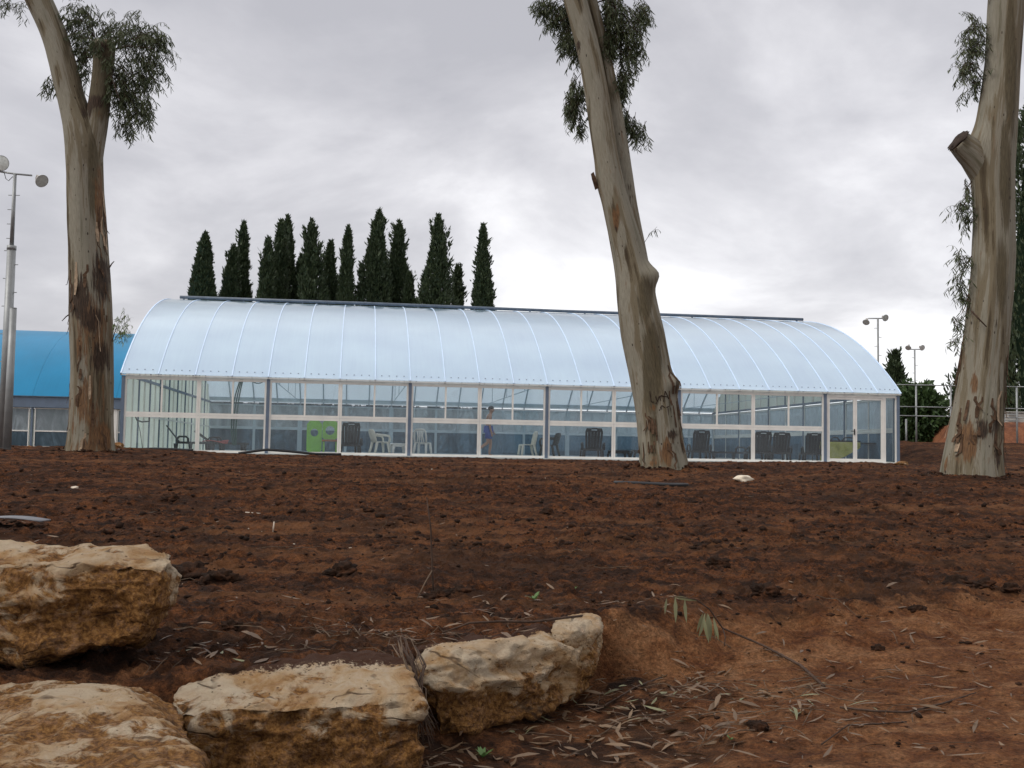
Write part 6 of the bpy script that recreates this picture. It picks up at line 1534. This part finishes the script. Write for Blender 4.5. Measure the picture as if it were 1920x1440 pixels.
# ------------------------------------------------------------------ cypresses and other trees behind
def cypress(px, ytop, wpx, d, label, seed, zbase=0.0, shape='spire', n=5200, name='cypress_tree', lean=0.0, rough=0.22, mat='cypress_leaf', twin=None):
    rs = np.random.RandomState(seed); t = at(px, ytop, d); H = t.z - zbase; hw = wpx / 2 / F * d
    base = Vector((t.x, d, zbase)); root = empty(name, base); tag(root, label, 'tree', 'cypresses behind the white hall' if name == 'cypress_tree' else None)
    def rad(u):
        if shape == 'spire': return hw * 2.45 * np.minimum(1.0, 0.35 + u * 1.0) * np.power(np.clip(1 - u, 0, 1), 0.98)
        if shape == 'blunt': return hw * 1.2 * np.minimum(1.0, 0.7 + u) * np.power(np.clip(1 - u ** 2.6, 0, 1), 0.8)
        return hw * 2.6 * np.minimum(1, 0.35 + u) * np.power(np.clip(1 - u, 0, 1), 0.95)
    u = np.where(rs.rand(n) < 0.8, 0.5 + 0.5 * rs.rand(n), rs.rand(n)) if name == 'cypress_tree' else rs.rand(n) ** 0.85; th = rs.rand(n) * 6.283; q = 1 - 0.30 * rs.rand(n) ** 1.6
    lump = 1 + 1.5 * rough * fbm(np.cos(th) * 1.6 + seed, np.sin(th) * 1.6, u * H * 0.55, oct=3, seed=seed) + 0.5 * rough * fbm(np.cos(th) * 4, np.sin(th) * 4, u * H * 1.6, oct=2, seed=seed + 3)
    r = rad(u) * lump * q + 0.04
    wob = 0.10 * hw * np.sin(u * 7 + seed)
    P = np.stack([r * np.cos(th) + wob + lean * u * H, r * np.sin(th), u * H], 1)
    # ragged plumes standing off the outline
    npl = 46; pu = 0.5 + 0.46 * rs.rand(npl); pt = rs.rand(npl) * 6.283; pr = rad(pu) * (0.75 + 0.25 * rs.rand(npl))
    pb = np.stack([pr * np.cos(pt) + 0.10 * hw * np.sin(pu * 7 + seed) + lean * pu * H, pr * np.sin(pt), pu * H], 1)
    pa = np.stack([np.cos(pt) * 0.38, np.sin(pt) * 0.38, np.ones(npl)], 1); pl = (0.4 + 0.8 * rs.rand(npl)) * (0.25 + 1.6 * rough)
    k = rs.rand(n) < 0.14; ki = rs.randint(0, npl, n); tl = rs.rand(n)
    Pp = pb[ki] + pa[ki] * (tl * pl[ki])[:, None] + rs.randn(n, 3) * (0.11 * (1 - tl) + 0.03)[:, None]
    P = np.where(k[:, None], Pp, P); th = np.where(k, pt[ki], th)
    k2 = rs.rand(n) < 0.03; tu = rs.rand(n); P = np.where(k2[:, None], np.stack([lean * H + 0.10 * hw * np.sin(7 + seed) + rs.randn(n) * 0.10 * (1.05 - tu), rs.randn(n) * 0.10 * (1.05 - tu), H * (0.95 + 0.07 * tu)], 1), P)
    tiltv = 0.25 + 0.5 * rs.rand(n)
    D = np.stack([np.cos(th) * tiltv + rs.randn(n) * .25, np.sin(th) * tiltv + rs.randn(n) * .25, 0.8 + 0.4 * rs.rand(n)], 1); D /= np.linalg.norm(D, axis=1, keepdims=True)
    Nn = rs.randn(n, 3); Nn /= np.linalg.norm(Nn, axis=1, keepdims=True)
    V, Fc = leaf_strips(P, D, Nn, 0.15 + 0.22 * rs.rand(n), 0.028 + 0.034 * rs.rand(n), rs.randn(n) * 0.15)
    np_mesh('crown', V, Fc, M[mat], root, True)
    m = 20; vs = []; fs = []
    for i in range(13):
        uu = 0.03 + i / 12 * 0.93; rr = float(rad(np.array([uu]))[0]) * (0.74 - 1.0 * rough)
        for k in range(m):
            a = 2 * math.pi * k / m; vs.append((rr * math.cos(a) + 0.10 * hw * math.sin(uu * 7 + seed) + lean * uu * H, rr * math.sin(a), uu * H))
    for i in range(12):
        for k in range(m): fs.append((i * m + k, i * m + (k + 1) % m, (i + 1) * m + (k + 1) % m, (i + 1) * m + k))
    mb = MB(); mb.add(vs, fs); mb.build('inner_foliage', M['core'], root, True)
    MB().tube([(0, 0, -0.5), (lean * H * .4, 0, H * 0.4), (lean * H * .85, 0, H * 0.85)], [0.18, 0.12, 0.03], 8).build('trunk', M['twig'], root, True)
    return root
D1 = 66.0
for i, (px, yt, w, sh, lab, ro, ln) in enumerate([
    (385, 447, 56, 'blunt', 'blunt-topped cypress, leftmost in the row', 0.12, 0.0), (432, 470, 50, 'spire', 'broad low cypress, second from the left', 0.2, 0.012), (455, 428, 40, 'spire', 'cypress with a thin bent tip, third from the left', 0.28, 0.0),
    (502, 455, 36, 'spire', 'ragged short cypress left of the twin spires', 0.35, 0.0), (524, 424, 40, 'spire', 'left one of the close twin-spired cypresses', 0.3, 0.006), (541, 416, 42, 'spire', 'right one of the close twin-spired cypresses', 0.25, 0.0),
    (587, 424, 56, 'cone', 'ragged cypress with a crooked tip over a wide crown', 0.42, 0.0), (622, 462, 44, 'spire', 'short bushy cypress left of the narrow one', 0.34, 0.0), (566, 488, 44, 'spire', 'low ragged cypress right of the twin spires', 0.4, 0.0), (653, 436, 32, 'spire', 'narrow cypress left of the tallest', 0.16, 0.0),
    (708, 405, 70, 'spire', 'tallest cypress in the row', 0.28, 0.0), (746, 426, 56, 'spire', 'ragged cypress leaning on the tallest one', 0.36, 0.0), (820, 414, 66, 'spire', 'lone broad ragged cypress right of the gap', 0.40, 0.0), (768, 520, 30, 'spire', 'stunted cypress at the foot of the tallest pair', 0.4, 0.0),
    (859, 506, 26, 'spire', 'small cypress beside the lone ragged one', 0.3, 0.0), (908, 432, 42, 'spire', 'slim upright cypress, rightmost in the row', 0.16, 0.0)]):
    cypress(px, yt, w * 0.92, D1 + (i % 3) * 1.6, lab, 100 + i * 7, 0.0, sh, 13000 if w > 45 else 9000, 'cypress_tree', ln, ro)

def bush_tree(name, px, py, rx, ry, d, label, seed, n=3000, leaf=0.30, zb=0.9, mat='bush_leaf', cat='tree', dep=None):
    rs = np.random.RandomState(seed); c = at(px, py, d); k = d / F; R = np.array([rx * k, dep or rx * k, ry * k])
    root = empty(name, (c.x, d, zb)); tag(root, label, cat)
    v = rs.randn(n, 3); v /= np.linalg.norm(v, axis=1, keepdims=True)
    q = (0.45 + 0.55 * rs.rand(n) ** 0.5) * (1 + 0.33 * fbm(v[:, 0] * 2.2 + seed, v[:, 1] * 2.2, v[:, 2] * 2.2, oct=3, seed=seed))
    P = v * q[:, None] * R + np.array([0, 0, c.z - zb])
    m = P[:, 2] > 0.05; P = P[m]; n = len(P); v = v[m]
    D = v + rs.randn(n, 3) * 0.7; D /= np.linalg.norm(D, axis=1, keepdims=True); Nn = rs.randn(n, 3); Nn /= np.linalg.norm(Nn, axis=1, keepdims=True)
    V, Fc = leaf_strips(P, D, Nn, leaf * (0.6 + 0.8 * rs.rand(n)), leaf * (0.18 + 0.15 * rs.rand(n)), rs.randn(n) * 0.2)
    np_mesh('crown', V, Fc, M[mat], root, True)
    hz = c.z - zb; mb = MB().tube([(0, 0, -0.5), (0.05, 0, hz * 0.5), (0, 0, hz)], [0.16, 0.12, 0.05], 8)
    for i in range(6):
        a = i * 1.05; mb.tube([(0, 0, hz * 0.5), (math.cos(a) * R[0] * .35, math.sin(a) * R[1] * .35, hz * 0.85), (math.cos(a) * R[0] * .65, math.sin(a) * R[1] * .65, hz + R[2] * .3)], [0.07, 0.05, 0.02], 6)
    mb.build('trunk', M['twig'], root, True)
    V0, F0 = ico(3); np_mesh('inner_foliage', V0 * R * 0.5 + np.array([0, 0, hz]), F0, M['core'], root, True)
    return root
def right_background():
    cypress(1679, 664, 42, 64, 'single cypress peeking over the right end of the roof', 301, 0.8, 'spire', 4500, 'lone_cypress', 0.0, 0.2)
    bush_tree('leafy_tree', 1722, 778, 46, 58, 57, 'round leafy tree behind the fence, right of the hall', 311, 5200, 0.30)
    bush_tree('leafy_tree', 1690, 800, 36, 50, 60, 'leafy tree half hidden by the right end of the hall', 315, 2600, 0.30)
    for i, (x, y, rx, ry) in enumerate([(1722, 822, 30, 18), (1752, 815, 30, 20), (1782, 818, 26, 20)]):
        bush_tree('hedge_shrub', x, y, rx, ry, 62, ['dense low shrub behind the fence, nearest the hall', 'dense low shrub behind the fence, middle one', 'dense low shrub behind the fence, beside the right trunk'][i], 330 + i, 1800, 0.26, 0.95, 'cypress_leaf', 'shrub')
    cypress(1801, 698, 26, 58, 'dark conifer just left of the right trunk, far behind', 341, 0.8, 'cone', 3000, 'dark_conifer', 0.0, 0.5)
    cypress(1925, 200, 110, 56, 'tall dark conifer at the right edge behind the gum tree', 347, 0.9, 'blunt', 9000, 'dark_conifer', 0.0, 0.4)
    cypress(1960, 90, 120, 60, 'second tall dark conifer cut by the right edge', 353, 0.9, 'blunt', 8000, 'dark_conifer', 0.0, 0.4)
    cypress(1895, 560, 60, 60, 'lower dark conifer between the right trunk and the tall conifer', 359, 0.9, 'blunt', 5000, 'dark_conifer', 0.0, 0.4)
right_background()
